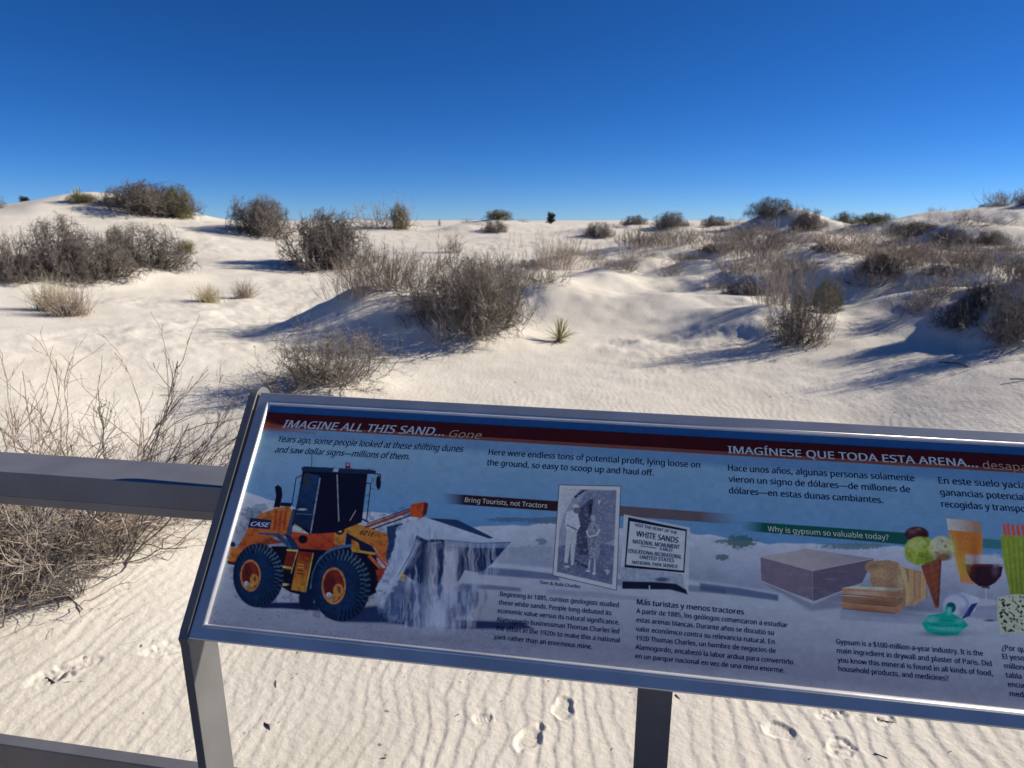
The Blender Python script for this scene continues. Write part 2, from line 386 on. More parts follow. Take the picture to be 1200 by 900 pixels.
def sdf_poly(X, Y, pts):
    d = np.full(X.shape, 1e9); ins = np.zeros(X.shape, bool); n = len(pts)
    for i in range(n):
        (x0, y0), (x1, y1) = pts[i], pts[(i + 1) % n]; ex, ey = x1 - x0, y1 - y0; L = ex * ex + ey * ey + 1e-9
        t = np.clip(((X - x0) * ex + (Y - y0) * ey) / L, 0, 1); d = np.minimum(d, np.hypot(X - x0 - t * ex, Y - y0 - t * ey))
        c = ((y0 > Y) != (y1 > Y)) & (X < (x1 - x0) * (Y - y0) / ((y1 - y0) if y1 != y0 else 1e-9) + x0); ins ^= c
    return np.where(ins, d, -d)
def poly(pts, c, soft=.45, alpha=1.0, c2=None, ax=None, nz=0, ns=.3, seed=1, rough=0):
    xs, ys = zip(*pts); sl = region(soft * 3 + 2, xs, ys); X, Y = AX[sl], AY[sl]
    if X.size == 0: return
    d = sdf_poly(X, Y, pts)
    if rough: d = d + rough * fbm(X * .25, Y * .25, seed + 90, 4)
    a = np.clip(.5 + d / (2 * soft), 0, 1); a = a * a * (3 - 2 * a) * alpha
    col = np.broadcast_to(ink(c), X.shape + (3,))
    if c2 is not None:
        (xa, ya), (xb, yb) = ax; t = np.clip(((X - xa) * (xb - xa) + (Y - ya) * (yb - ya)) / ((xb - xa) ** 2 + (yb - ya) ** 2), 0, 1)[..., None]
        col = col * (1 - t) + ink(c2) * t
    if nz: col = np.clip(col * (1 + nz * fbm(X * ns, Y * ns, seed, 4)[..., None]), 0, .95)
    comp(sl, a, col)
def ell(cx, cy, rx, ry, c, soft=.6, alpha=1.0, nz=0, ns=.3, seed=1, ang=0):
    sl = region(soft * 3 + 2, (cx - max(rx, ry), cx + max(rx, ry)), (cy - max(rx, ry), cy + max(rx, ry))); X, Y = AX[sl] - cx, AY[sl] - cy
    if X.size == 0: return
    a = math.radians(ang); U = X * math.cos(a) + Y * math.sin(a); W = -X * math.sin(a) + Y * math.cos(a)
    q = np.sqrt((U / rx) ** 2 + (W / ry) ** 2); al = np.clip(.5 + (1 - q) * min(rx, ry) / (2 * soft), 0, 1) * alpha
    col = np.broadcast_to(ink(c), X.shape + (3,))
    if nz: col = np.clip(col * (1 + nz * fbm((X + cx) * ns, (Y + cy) * ns, seed, 4)[..., None]), 0, .95)
    comp(sl, al, col)
def line(pts, w, c, alpha=1.0, soft=.4):
    for (a, b) in zip(pts[:-1], pts[1:]):
        dx, dy = b[0] - a[0], b[1] - a[1]; L = math.hypot(dx, dy) + 1e-6; nx, ny = -dy / L * w / 2, dx / L * w / 2
        poly([(a[0] + nx, a[1] + ny), (b[0] + nx, b[1] + ny), (b[0] - nx, b[1] - ny), (a[0] - nx, a[1] - ny)], c, soft, alpha)
# -- sky and ground of the background picture
ALL = (slice(0, THt), slice(0, TWd))
def yl(pts):  # piecewise linear curve over layout x
    xs, ys = zip(*pts); return np.interp(AX, xs, ys)
hz = yl([(200, 640), (300, 640), (400, 640), (650, 650), (1200, 690), (1500, 715)])
ttop = yl([(200, 500), (320, 500), (600, 514), (1200, 552), (1500, 575)])
t = np.clip((AY - ttop) / (hz - ttop), 0, 1)[..., None]
xl = np.clip((AX - 300) / 900, 0, 1)[..., None]
s0 = ink((108, 136, 182)) * (1 - xl) + ink((88, 122, 176)) * xl; s1 = ink((58, 104, 176)) * (1 - xl) + ink((66, 108, 172)) * xl
IMG[:] = s0 * (1 - t) + s1 * t
IMG *= (1 + .04 * fbm(AX * .02, AY * .03, 4, 3))[..., None]
# dunes
far = yl([(200, 575), (289, 577), (321, 585), (350, 596), (428, 599), (460, 602), (520, 611), (560, 617), (650, 613), (800, 622), (900, 636), (1060, 640), (1250, 662), (1500, 680)]) + 1.5 * vnoise(AX * .06, AY * 0, 3)
a = np.clip((AY - far) / 1.6, 0, 1); sh = np.clip((AY - far) / 50, 0, 1)[..., None]
comp(ALL, a, (ink((146, 162, 200)) * (1 - sh) + ink((112, 122, 165)) * sh) * (1 + .10 * fbm(AX * .05, AY * .09, 8, 4))[..., None])
gl = yl([(200, 650), (289, 655), (420, 660), (560, 656), (650, 664), (830, 680), (1000, 705), (1250, 735), (1500, 760)])
a = np.clip((AY - gl) / 4, 0, 1); sh = np.clip((AY - gl) / 90, 0, 1)[..., None]
comp(ALL, a, (ink((140, 150, 190)) * (1 - sh) + ink((106, 112, 152)) * sh) * (1 + .07 * fbm(AX * .03, AY * .12, 12, 4))[..., None])
for (x0, y0, x1, y1, h, al) in ((560, 664, 655, 673, 9, .8), (720, 678, 850, 690, 8, .6), (820, 683, 912, 697, 9, .85), (985, 712, 1100, 722, 14, .3), (640, 690, 760, 700, 6, .3), (540, 684, 610, 689, 5, .7)):
    poly([(x0, y0), ((x0 + x1) / 2, (y0 + y1) / 2 - 1), (x1, y1), (x1, y1 + h * .8), (x0, y0 + h)], (52, 66, 120), 1.6, al)
for (cx, cy, rx, ry, c) in ((868, 635, 20, 8, (46, 76, 92)), (846, 653, 9, 4, (62, 84, 108)), (846, 634, 10, 3, (70, 96, 120)), (634, 634, 7, 5, (84, 98, 135)), (618, 646, 30, 8, (110, 122, 160)), (640, 610, 32, 4, (66, 88, 126)), (600, 609, 34, 3, (60, 86, 130)), (380, 606, 30, 3, (90, 110, 150)), (298, 603, 16, 9, (96, 110, 150)), (1000, 640, 40, 4, (70, 95, 125))):
    sl = region(4, (cx - rx, cx + rx), (cy - rx, cy + rx)); X, Y = AX[sl], AY[sl]
    q = np.sqrt(((X - cx) / rx) ** 2 + ((Y - cy) / ry) ** 2) + .5 * fbm(X * .35, Y * .45, int(cx), 4); comp(sl, np.clip((1.05 - q) * 3, 0, 1) * .9, ink(c))
# gravel specks on the road in front
sp = (vnoise(AX * .95, AY * 1.3, 71) > .62) & (fbm(AX * .03, AY * .14, 72, 3) > -.05) & (AY > yl([(200, 708), (300, 714), (450, 722), (600, 738), (1500, 840)])) & (AX < 640)
comp(ALL, sp * .62, ink((50, 60, 112)))
sp2 = (vnoise(AX * .5, AY * .9, 75) > .66) & (AY > yl([(200, 760), (600, 742), (900, 775), (1200, 800), (1500, 820)]))
comp(ALL, sp2 * .16, ink((70, 76, 120)))
# -- loader
poly([(310, 706), (372, 706), (374, 716), (330, 713), (306, 713)], (20, 30, 76), 1.4)
poly([(424, 712), (452, 708), (520, 726), (612, 729), (626, 737), (520, 737), (450, 730), (400, 729)], (28, 40, 86), 2)
poly([(318, 640), (345, 640), (398, 640), (440, 650), (450, 690), (430, 700), (372, 702), (340, 694), (318, 680)], (13, 13, 34), .8)
ell(359, 702, 9, 13, (14, 24, 60), .8)
poly([(337, 622), (365, 626), (396, 620), (400, 640), (388, 645), (352, 643), (338, 634)], (166, 62, 42), .6, c2=(124, 46, 38), ax=((360, 620), (360, 648)))
poly([(340, 593.5), (330, 594), (322, 596), (306, 602), (294, 611), (286, 628), (278, 642), (284, 652), (300, 641), (320, 630), (332, 631), (338, 622), (342, 600)], (176, 90, 52), .6, c2=(140, 66, 42), ax=((320, 594), (300, 650)), nz=.08)
poly([(318, 630), (300, 637), (288, 650), (284, 655), (300, 650), (316, 638), (334, 636)], (110, 50, 40), .8)
for x in (322, 327.5, 333): poly([(x, 599), (x + 4, 598), (x + 1.5, 621), (x - 2.5, 622)], (128, 50, 36), .5, .85)
poly([(271, 641), (289, 645), (284, 661), (267, 658)], (190, 88, 42), .5); poly([(266, 657), (284, 660), (283, 664), (267, 661)], (60, 28, 40), .5); ell(273, 638, 3, 3, (30, 30, 50), .6)
poly([(293.5, 606.5), (318.5, 609.5), (316, 620.5), (290.5, 618)], (24, 34, 74), .4)
poly([(303, 624), (326, 625), (336, 632), (347, 642), (343, 647), (333, 637), (322, 628), (303, 626)], (38, 62, 112), .6)
poly([(333, 626), (338, 624), (351, 642), (345, 648)], (26, 40, 84), .5)
poly([(343, 596), (347, 597), (341, 628), (335, 626)], (46, 60, 96), .5, nz=.5, ns=1.4)
# ladder, tank
poly([(337, 644), (350, 645), (341, 669), (331, 667)], (88, 30, 30), .5); line([(336, 644.5), (349, 645.5)], 2, (202, 148, 96)); line([(331, 664), (343, 666)], 2.4, (206, 150, 88)); line([(349, 644), (341, 672)], 1, (190, 130, 90)); ell(332, 685, 6, 1.6, (170, 140, 120), .5)
poly([(350, 646), (367, 648), (357, 694), (341, 691)], (108, 34, 30), .6, c2=(206, 104, 48), ax=((358, 650), (350, 694)))
for y in (661, 664.5, 668, 671.5): line([(349 - (y - 661) * .1, y), (356 - (y - 661) * .1, y + 1)], 1.2, (196, 112, 64) if y < 665 else (70, 24, 26))
line([(367, 648), (358, 694)], 1.2, (222, 140, 90))
# boom
poly([(391, 613), (406, 611), (430, 617), (456, 627), (453, 650), (456, 662), (449, 657), (437, 640), (420, 634), (410, 627), (405, 628), (403, 640), (392, 638)], (186, 106, 54), .6, c2=(150, 74, 44), ax=((420, 612), (440, 660)), nz=.06)
poly([(406, 624), (420, 632), (436, 640), (446, 655), (430, 650), (412, 642), (404, 640)], (20, 22, 54), .6)
poly([(412, 632), (420, 636), (422, 645), (412, 645)], (196, 100, 46), .5); line([(412, 645), (440, 649)], 3, (180, 120, 60)); line([(432, 651), (452, 672)], 4, (170, 76, 52)); line([(440, 648), (456, 668)], 2.5, (150, 60, 50))
poly([(440, 668), (458, 664), (462, 690), (446, 696)], (112, 44, 42), 1, nz=.4, ns=.5); poly([(466, 668), (476, 672), (478, 684), (470, 682)], (216, 132, 66), .6)
ell(398, 620, 6, 7, (56, 22, 34), .6); poly([(396, 615), (400, 615), (400, 624), (396, 623)], (190, 180, 190), .5)
ell(355, 632, 5.5, 5, (14, 14, 26), .6)
# cab
poly([(355, 549), (431, 553), (424, 612), (394, 624), (363, 626), (342, 615), (348, 590)], (14, 16, 42), .6)
poly([(357, 555), (374, 557), (365, 622), (343, 613), (348, 590)], (24, 48, 100), .6, c2=(18, 30, 66), ax=((360, 556), (356, 620)))
ell(360, 563, 5, 8, (36, 44, 70), 1.2); ell(354, 597, 5, 1.2, (170, 190, 220), .5, .8)
poly([(345, 614), (352, 618), (361, 625), (352, 624), (344, 619)], (190, 180, 170), .6, .8)
line([(375, 560), (364, 625)], 1.6, (104, 118, 160)); line([(395, 556), (397, 611)], 1.3, (116, 122, 150)); line([(410, 610), (417, 598)], .8, (140, 140, 160)); line([(347, 602), (366, 603)], .8, (60, 90, 140))
poly([(353, 548), (357, 546.5), (436, 550.5), (441, 552), (440, 555), (431, 555.5), (354, 552)], (22, 36, 74), .45)
poly([(391, 549), (397, 549), (396, 553), (390, 553)], (110, 140, 180), .4)
line([(365.6, 526), (365.2, 547)], .8, (30, 36, 70)); poly([(405, 542), (410, 542), (410.5, 549), (404.5, 549)], (86, 24, 48), .5); ell(407.5, 544.5, 1.6, 1.8, (130, 110, 170), .4)
line([(354, 557), (347, 560), (342, 592)], 1.3, (18, 30, 70)); line([(431, 554), (446, 556), (446, 560)], 1.3, (16, 24, 50)); ell(443.5, 565.5, 3, 8.5, (14, 18, 36), .5)
line([(428, 566), (434.5, 567), (429.5, 610)], 1.3, (18, 30, 70)); line([(424, 608), (432, 612)], 2, (22, 34, 72))
poly([(320.5, 594.5), (323.5, 581), (322, 570.5), (326, 568), (330, 571.5), (331, 580), (328, 594.5)], (12, 16, 36), .5); poly([(329, 588.5), (342, 589.5), (341, 594), (328, 593)], (16, 22, 52), .5)
# bucket linkage, pile, bucket
line([(428, 618), (455, 608), (482, 598)], 3.2, (120, 54, 46)); line([(436, 620), (484, 603)], 1.6, (22, 26, 56)); line([(430, 614), (480, 596)], 1.2, (24, 30, 62))
poly([(453, 617), (471, 613), (477, 622), (466, 660), (456, 668), (452, 652), (455, 635)], (30, 50, 94), .8, nz=.3)
poly([(465, 618), (478, 611), (498, 606), (515, 612), (540, 618), (578, 630), (599, 636), (560, 641), (520, 641), (506, 650), (492, 630), (486, 640), (477, 660), (466, 676), (455, 697), (444, 702), (440, 690), (452, 668), (462, 640)], (134, 148, 196), 1.3, nz=.14, ns=.18, rough=1.5)
poly([(501, 607), (520, 608), (536, 609), (578, 630), (574, 631.5), (540, 620)], (28, 46, 92), .6)
poly([(482, 590.5), (497, 588), (501, 590), (499, 602), (494, 607), (480, 605)], (156, 62, 38), .5); poly([(497, 588), (502, 590), (500, 602), (495, 606)], (66, 30, 40), .5)
poly([(488, 627), (498, 632), (508, 634), (524, 632.5), (560, 636), (599, 635), (590, 645), (577, 660), (566, 669), (558, 671), (545, 668), (538, 680), (525, 688), (512, 694), (490, 684), (472, 672)], (26, 42, 84), .9, nz=.3, ns=.15)
poly([(498, 636), (504, 632), (520, 632), (518, 640), (500, 643)], (10, 16, 44), .5); line([(502, 637.5), (517, 635.5)], 1, (110, 120, 160))
line([(578, 635), (577, 656)], 1, (110, 128, 180), .8)
poly([(520, 632.5), (560, 636.5), (598, 636), (592, 642), (560, 642), (524, 640)], (104, 122, 178), 1.4, .7, nz=.4, ns=.4)
# falling sand
poly([(455, 700), (470, 678), (500, 684), (540, 684), (560, 690), (556, 708), (548, 720), (534, 724), (532, 735), (500, 738), (470, 728), (452, 722), (442, 714)], (64, 80, 134), 3, .92, nz=.35, ns=.10, seed=5, rough=6)
def streaks(pts, c, amt, fx, fy, seed, lo=0.0, soft=3):
    xs, ys = zip(*pts); sl = region(8, xs, ys); X, Y = AX[sl], AY[sl]
    m = np.clip(.5 + sdf_poly(X, Y, pts) / (2 * soft), 0, 1); w = fbm(X * .12, Y * .05, seed + 3, 3) * 4
    comp(sl, m * np.clip((fbm((X + w) * fx, Y * fy, seed, 5) - lo) * 2.2, 0, 1) * amt, ink(c))
streaks([(497, 636), (600, 637), (588, 668), (560, 690), (556, 735), (470, 736), (470, 690), (488, 660)], (150, 164, 208), .5, .30, .022, 301, -.1)
streaks([(505, 640), (540, 640), (536, 738), (498, 738)], (156, 170, 208), .8, .12, .012, 302, -.45, 8)
streaks([(440, 690), (575, 690), (560, 735), (445, 730)], (40, 52, 96), .6, .16, .05, 303, -.02, 5)
streaks([(455, 690), (560, 688), (550, 738), (450, 728)], (120, 136, 184), .6, .4, .06, 304, .05, 5)
streaks([(470, 625), (498, 610), (520, 640), (492, 650), (462, 690), (444, 705), (452, 668)], (96, 110, 164), .6, .25, .05, 305, 0, 3)
line([(490, 634), (470, 668), (452, 694), (446, 712)], 7, (146, 162, 208), .55, 2.5)
for i in range(12): line([(487 - i * .4, 636 + i), (478 - i * 1.2, 655 + i * 2)], .8, (80, 92, 146), .6)
ell(516, 722, 9, 14, (140, 154, 202), 4, .55); ell(532, 733, 2, 6, (160, 176, 215), 1.5, .7)
# fender and wheels
line([(365, 690), (368, 672), (375, 656), (386, 646), (400, 641), (412, 640)], 4.4, (56, 88, 142), 1, .8); line([(367, 688), (371, 670), (378, 656), (389, 647), (402, 643), (411, 642)], 2, (16, 20, 40))
def wheel(cx, cy, rx, ry, hx, hy, hrx, hry, seed):
    ell(cx, cy, rx, ry, (12, 24, 56), .7)
    ell(cx - rx * .12, cy, rx * .72, ry * .86, (16, 38, 84), 4, .8, nz=.4)
    g2 = np.random.default_rng(seed)
    for k, an in enumerate(np.arange(-150, 92, 9.5)):
        a_ = math.radians(an)
        for rr_, w_ in ((.80, 4.2), (.93, 3.4)):
            b_ = a_ + (.07 if rr_ > .9 else 0); x_, y_ = cx + rx * rr_ * math.cos(b_), cy + ry * rr_ * math.sin(b_)
            bright = max(0, math.cos(a_ + .9)); 
            if math.cos(a_) < -.35 and rr_ < .9: continue
            t_ = (-math.sin(a_), math.cos(a_)); L_ = rx * .14
            line([(x_ - t_[0] * 1.1 - math.cos(a_) * L_, y_ - t_[1] * 1.1 - math.sin(a_) * L_), (x_ + t_[0] * 1.1 + math.cos(a_) * L_ * .6, y_ + t_[1] * 1.1 + math.sin(a_) * L_ * .6)], 1.5, (10, 14, 40), .85, .6)
            line([(x_ - math.cos(a_) * L_ + t_[0] * 2.2, y_ - math.sin(a_) * L_ + t_[1] * 2.2), (x_ + math.cos(a_) * L_ * .5 + t_[0] * 2.2, y_ + math.sin(a_) * L_ * .5 + t_[1] * 2.2)], 2.0, (22 + 50 * bright, 44 + 56 * bright, 84 + 60 * bright), .6, .6)
    ell(hx, hy, hrx, hry, (198, 104, 70), .5); ell(hx, hy, hrx * .86, hry * .88, (96, 34, 34), .5); ell(hx - hrx * .3, hy - 1, hrx * .45, hry * .7, (72, 24, 32), 1.5)
    ell(hx + hrx * .38, hy + hry * .25, hrx * .42, hry * .36, (176, 104, 58), .6); ell(hx + hrx * .45, hy + hry * .22, hrx * .16, hry * .18, (96, 60, 44), .5)
    ell(hx - hrx * .1, hy + hry * .66, hrx * .45, hry * .2, (206, 110, 84), .7); ell(hx - hrx * .4, hy + hry * .5, hrx * .22, hry * .14, (190, 190, 205), .7)
wheel(302.5, 674.5, 29.5, 37.5, 293.5, 674.5, 12, 18.5, 1)
wheel(399.5, 686, 34.5, 42.5, 391, 686.5, 14.2, 21.5, 2)
LOADER = [(266, 600), (300, 590), (345, 588), (355, 546), (440, 548), (440, 600), (500, 588), (500, 608), (460, 625), (458, 690), (430, 725), (372, 725), (335, 708), (300, 714), (274, 700), (266, 660)]
sl = region(2, [p_[0] for p_ in LOADER], [p_[1] for p_ in LOADER]); X, Y = AX[sl], AY[sl]
m_ = np.clip(sdf_poly(X, Y, LOADER), 0, 1) * np.clip((fbm(X * .22, Y * .26, 401, 5) - .02) * 3, 0, 1)
comp(sl, m_ * .38, ink((18, 20, 44)))
m_ = np.clip(sdf_poly(X, Y, LOADER), 0, 1) * np.clip((fbm(X * .5, Y * .5, 402, 4) - .18) * 4, 0, 1)
comp(sl, m_ * .0, ink((150, 150, 176)))
# -- bands
def vband(yt, yb, xr, c, x0=None, fade=None, x1=None, fade1=None):
    """band of constant height on the panel, given by its edges at layout column xr"""
    vt = to_uv(xr, yt, HPRINT)[1]; vb = to_uv(xr, yb, HPRINT)[1]
    a = np.clip((vt - vv) / .0012 + .5, 0, 1) * np.clip((vv - vb) / .0012 + .5, 0, 1)
    if x0 is not None: a = a * np.clip((AX - x0) / fade, 0, 1)
    if x1 is not None: a = a * np.clip((x1 - AX) / fade1, 0, 1)
    return a, vt, vb
a, vt, vb = vband(499.5, 518.2, 600, None)
tt = np.clip((vt - vv) / (vt - vb), 0, 1)[..., None]
cH = np.where(tt < .78, ink((58, 20, 30)) * (1 - xl * .15) + 0 * tt, ink((112, 62, 62)))
comp(ALL, a, cH * (1 + .12 * fbm(AX * .02, AY * .05, 31, 3))[..., None])
comp(ALL, np.clip((vv - vt) / .001 + .5, 0, 1), ink((30, 66, 128)))
comp(ALL, np.clip(1 - np.abs(vv - vt) / .0022, 0, 1) * .9, ink((12, 12, 40)))
poly([(300, 505), (312, 494), (340, 503), (370, 507.5), (311, 504.5)], (130, 66, 56), 2.5, .8)
def band_poly(xa, xb, ya0, ya1, yb0, yb1, c, fa=None, fb=None):
    pts = [(xa, ya0), (xb, yb0), (xb, yb1), (xa, ya1)]; sl = region(3, (xa, xb), (ya0, yb1)); X, Y = AX[sl], AY[sl]
    al = np.clip(.5 + sdf_poly(X, Y, pts) / .9, 0, 1)
    if fa: al = al * np.clip((X - xa) / fa, 0, 1)
    if fb: al = al * np.clip((xb - X) / fb, 0, 1)
    comp(sl, al, ink(c))
band_poly(518, 657, 578, 590, 587.5, 599.5, (38, 22, 38), fa=26)
band_poly(724, 868, 592.5, 604.5, 603, 615, (74, 66, 86), fb=50)
band_poly(868, 1064, 610.5, 621.5, 624.5, 638.5, (8, 64, 74), fa=26)
band_poly(1150, 1176, 631, 642, 633, 644, (44, 92, 122)); 
# -- old photograph
poly([(654.8, 567.8), (727.7, 569.3), (722.6, 692.2), (647.3, 674.7)], (30, 34, 60), .4)
poly([(655.6, 568.6), (726.9, 570.1), (721.8, 691.2), (648.2, 673.9)], (150, 160, 190), .4)
pic = [(658.5, 572.5), (722.3, 574.5), (717.3, 685.0), (652.5, 670.0)]
poly(pic, (112, 122, 164), .4, nz=.15, ns=.2)
poly([(658.5, 572.5), (680, 573.2), (671, 584), (660, 604), (655.5, 622)], (146, 156, 190), .8, nz=.15)
poly([(670, 600), (688, 576), (722.3, 574.5), (720, 632), (700, 640), (676, 636)], (88, 98, 142), 1.0, nz=.18, ns=.3)
poly([(672.5, 582), (683, 574), (689, 574.2), (680, 579), (674, 584)], (24, 28, 56), .5)
poly([(654.5, 640), (700, 636), (720, 640), (717.3, 685), (652.5, 670)], (74, 84, 128), 1.2, nz=.3, ns=.25)
poly([(675, 600), (690, 586), (692, 606), (694, 650), (676, 650)], (44, 50, 88), 1.2, .9, nz=.7, ns=.5)
poly([(690, 586), (695, 585), (693.5, 602), (690, 604)], (30, 34, 60), .6)
poly([(701, 586), (704, 586), (702.5, 591), (701, 591)], (170, 176, 200), .4); poly([(708, 667), (715, 668), (712, 674)], (130, 142, 180), .5)
poly([(672, 655), (690, 664), (690, 667), (676, 661)], (36, 42, 78), .9)
# two standing people, plain
poly([(664, 622), (676, 623), (672, 662), (669, 662.5), (668.5, 635), (665, 660), (661, 659)], (142, 152, 186), .5, nz=.1)
poly([(664, 600), (671, 598), (677, 602), (680, 616), (678, 620), (676, 624), (663.5, 622), (662, 612)], (156, 166, 196), .5, nz=.12, ns=.6)
ell(675, 597.5, 3.2, 4.2, (80, 78, 108), .5); ell(674.5, 593, 4, 1.8, (150, 158, 188), .5); line([(664, 615), (676, 621)], 1.6, (70, 74, 110)); ell(664, 664, 3, 1.2, (150, 158, 184), .5)
poly([(691, 613), (698, 611), (702, 616), (703, 640), (701, 655), (690, 654), (689, 640), (687.5, 622)], (100, 108, 146), .5, nz=1.0, ns=.8, seed=9)
ell(695, 607, 3, 3.6, (128, 126, 156), .5); line([(687, 622), (690, 629), (699, 627), (703, 620)], 1.8, (150, 156, 186)); line([(691, 655), (690, 667)], 2, (140, 146, 176)); line([(697, 655), (696.5, 671)], 2, (140, 146, 176)); ell(689, 669, 2.6, 1.4, (168, 172, 196), .4); ell(696, 672, 2, 1.8, (168, 172, 196), .4)
# -- roadside sign board
poly([(731, 602.8), (808.5, 618.4), (806.5, 697), (800.5, 696), (800, 673), (732, 664), (727, 664), (729, 640)], (140, 152, 186), .5, nz=.06)
poly([(727, 664), (800, 673), (802, 692), (728, 690)], (118, 130, 172), .8, nz=.3, ns=.3)
poly([(729, 681), (768, 682), (792, 684), (804, 691), (806, 697), (800, 695), (786, 691), (729, 690)], (16, 22, 54), 1.0); line([(761, 686), (761, 691)], 1.2, (150, 160, 190)); ell(776, 679, 8, 2.6, (50, 58, 96), .9, .9, nz=.6, ns=.8)
poly([(736, 606), (805, 620.4), (801.8, 671.3), (731.6, 664.8)], (18, 20, 52), .45)
poly([(738.3, 610.8), (803.2, 622.6), (800.4, 668.6), (733.6, 661.8)], (146, 156, 190), .4)
line([(751, 639.8), (769, 642.3)], 1, (26, 28, 58))
# -- drywall slab
poly([(893, 682), (953, 707), (1010, 686), (1030, 690), (990, 712), (950, 716)], (84, 88, 128), 3, .7)
poly([(891, 652.5), (945, 643), (1024, 654.5), (952, 669)], (136, 132, 158), .6, c2=(116, 114, 146), ax=((930, 668), (1000, 648)))
poly([(891, 652.5), (952, 669), (952.5, 704), (892, 681)], (92, 86, 120), .5, nz=.14); poly([(952, 669), (1024, 654.5), (1010, 683), (952.5, 705)], (76, 72, 106), .5, nz=.14)
line([(891, 652.5), (952, 669), (1024, 654.5)], .9, (136, 130, 168), .9); line([(892, 681), (952.5, 706), (1009, 684)], 1.2, (140, 140, 178), .85); line([(952, 669), (952.5, 704)], .8, (110, 104, 146), .7)
# -- bread
ell(1050, 713, 44, 8, (60, 62, 98), 5, .55)
for k, (dx, c) in enumerate(((30, (150, 124, 108)), (22, (140, 112, 100)), (15, (150, 122, 106)), (8, (128, 100, 92)))):
    poly([(1030 + dx, 660 + dx * .28), (1040 + dx, 659 + dx * .3), (1056 + dx, 665 + dx * .2), (1057 + dx * .95, 700), (1052 + dx * .6, 711), (1040 + dx, 708)], c, .6, nz=.12, ns=.5); line([(1056 + dx, 666 + dx * .2), (1057 + dx * .95, 702)], .9, (82, 58, 62), .7)
poly([(1013, 663), (1018, 657.5), (1030, 657), (1040, 656), (1052, 659), (1060, 667), (1066, 690), (1066, 706), (1060, 711), (1044, 708), (1024, 690), (1019, 681), (1020, 672), (1014, 668)], (126, 102, 96), .6, nz=.28, ns=.7)
poly([(1052, 659.5), (1060, 667), (1066, 690), (1066, 706), (1061, 711), (1061, 690), (1056, 670)], (158, 132, 112), .6)
for k, (y, c1) in enumerate(((706, (134, 98, 90)), (698, (116, 86, 82)), (689, (140, 106, 96)))):
    poly([(984 + k, y), (1000, y - 2), (1050, y + 1.5), (1058, y - .5 + 0), (1058, y + 8), (1049, y + 13), (1020, y + 11), (988, y + 7)], c1, .6, nz=.12, ns=.5); poly([(985 + k, y), (1000, y - 2.4), (1052, y), (1058, y + .5), (1050, y + 4), (1010, y + 1.5)], (176, 164, 166), .7); line([(988, y + 7.4), (1049, y + 12.6)], .9, (66, 34, 40), .8)
# -- glass of beer, wine, bag, ice cream
poly([(1109, 607.5), (1148, 611), (1151.5, 634), (1150, 662), (1146, 684), (1126, 682), (1119, 655), (1113, 630)], (170, 88, 50), .6, c2=(184, 112, 56), ax=((1130, 620), (1134, 682)), nz=.12, ns=.4)
poly([(1109, 607.5), (1148, 611), (1150.5, 625), (1111, 621)], (122, 98, 100), .6, c2=(168, 166, 182), ax=((1142, 612), (1110, 616)), nz=.1)
poly([(1124, 678), (1146, 680), (1146, 685), (1126, 683)], (150, 104, 96), .6); line([(1111, 622), (1126, 682)], 1, (150, 110, 100), .6)
ell(1153, 706, 16, 4, (150, 160, 192), 1, .7)
poly([(1131, 650), (1172, 650), (1175, 664), (1131, 662)], (138, 150, 188), 1.4, .75)
poly([(1131, 661), (1175, 664), (1173, 675), (1166, 683), (1157, 688), (1147, 687), (1138, 680), (1133, 671)], (36, 16, 38), .5); ell(1166, 668, 4, 7, (74, 56, 92), 2, .7); ell(1153, 662.4, 21, 1.6, (70, 30, 52), .5)
line([(1155, 688), (1155.5, 704)], 1.6, (140, 150, 186)); line([(1150, 688), (1160, 689)], 2, (76, 56, 76)); ell(1160, 727, 6, 1.2, (30, 34, 70), .8, .9)
for x in (1174.5, 1179, 1184.5, 1190, 1196, 1202): poly([(x, 614 + (x % 3)), (x + 3.4, 613), (x + 6, 630), (x + 2, 630)], (168, 66, 64), .6, nz=.15)
poly([(1172, 627), (1250, 630), (1246, 650), (1248, 700), (1240, 706), (1184, 697), (1180, 680), (1175, 655)], (104, 122, 52), .8, c2=(78, 94, 40), ax=((1190, 640), (1240, 690)), nz=.2, ns=.3)
ell(1074, 626, 14, 9, (48, 22, 44), .8, nz=.7, ns=.5); ell(1079, 645.5, 19.5, 17, (118, 136, 62), .8, nz=.6, ns=.35, seed=4); ell(1103, 643, 14.5, 15, (162, 152, 140), .8, nz=.35, ns=.45); ell(1105, 653, 9, 4, (84, 52, 52), 1, .8, nz=.6, ns=.7)
poly([(1079, 663), (1103, 652), (1100, 712), (1096, 713)], (104, 56, 52), .6, nz=.3, ns=.6); line([(1102, 656), (1099, 710)], 2.6, (70, 34, 40), .8); line([(1090, 659), (1098, 700)], .7, (136, 84, 70), .7)
def soft(cx, cy, rx, ry, c, a, ang=0, s_=3): ell(cx, cy, rx, ry, c, s_, a, nz=.3, ns=.5, seed=int(cx) % 50, ang=ang)
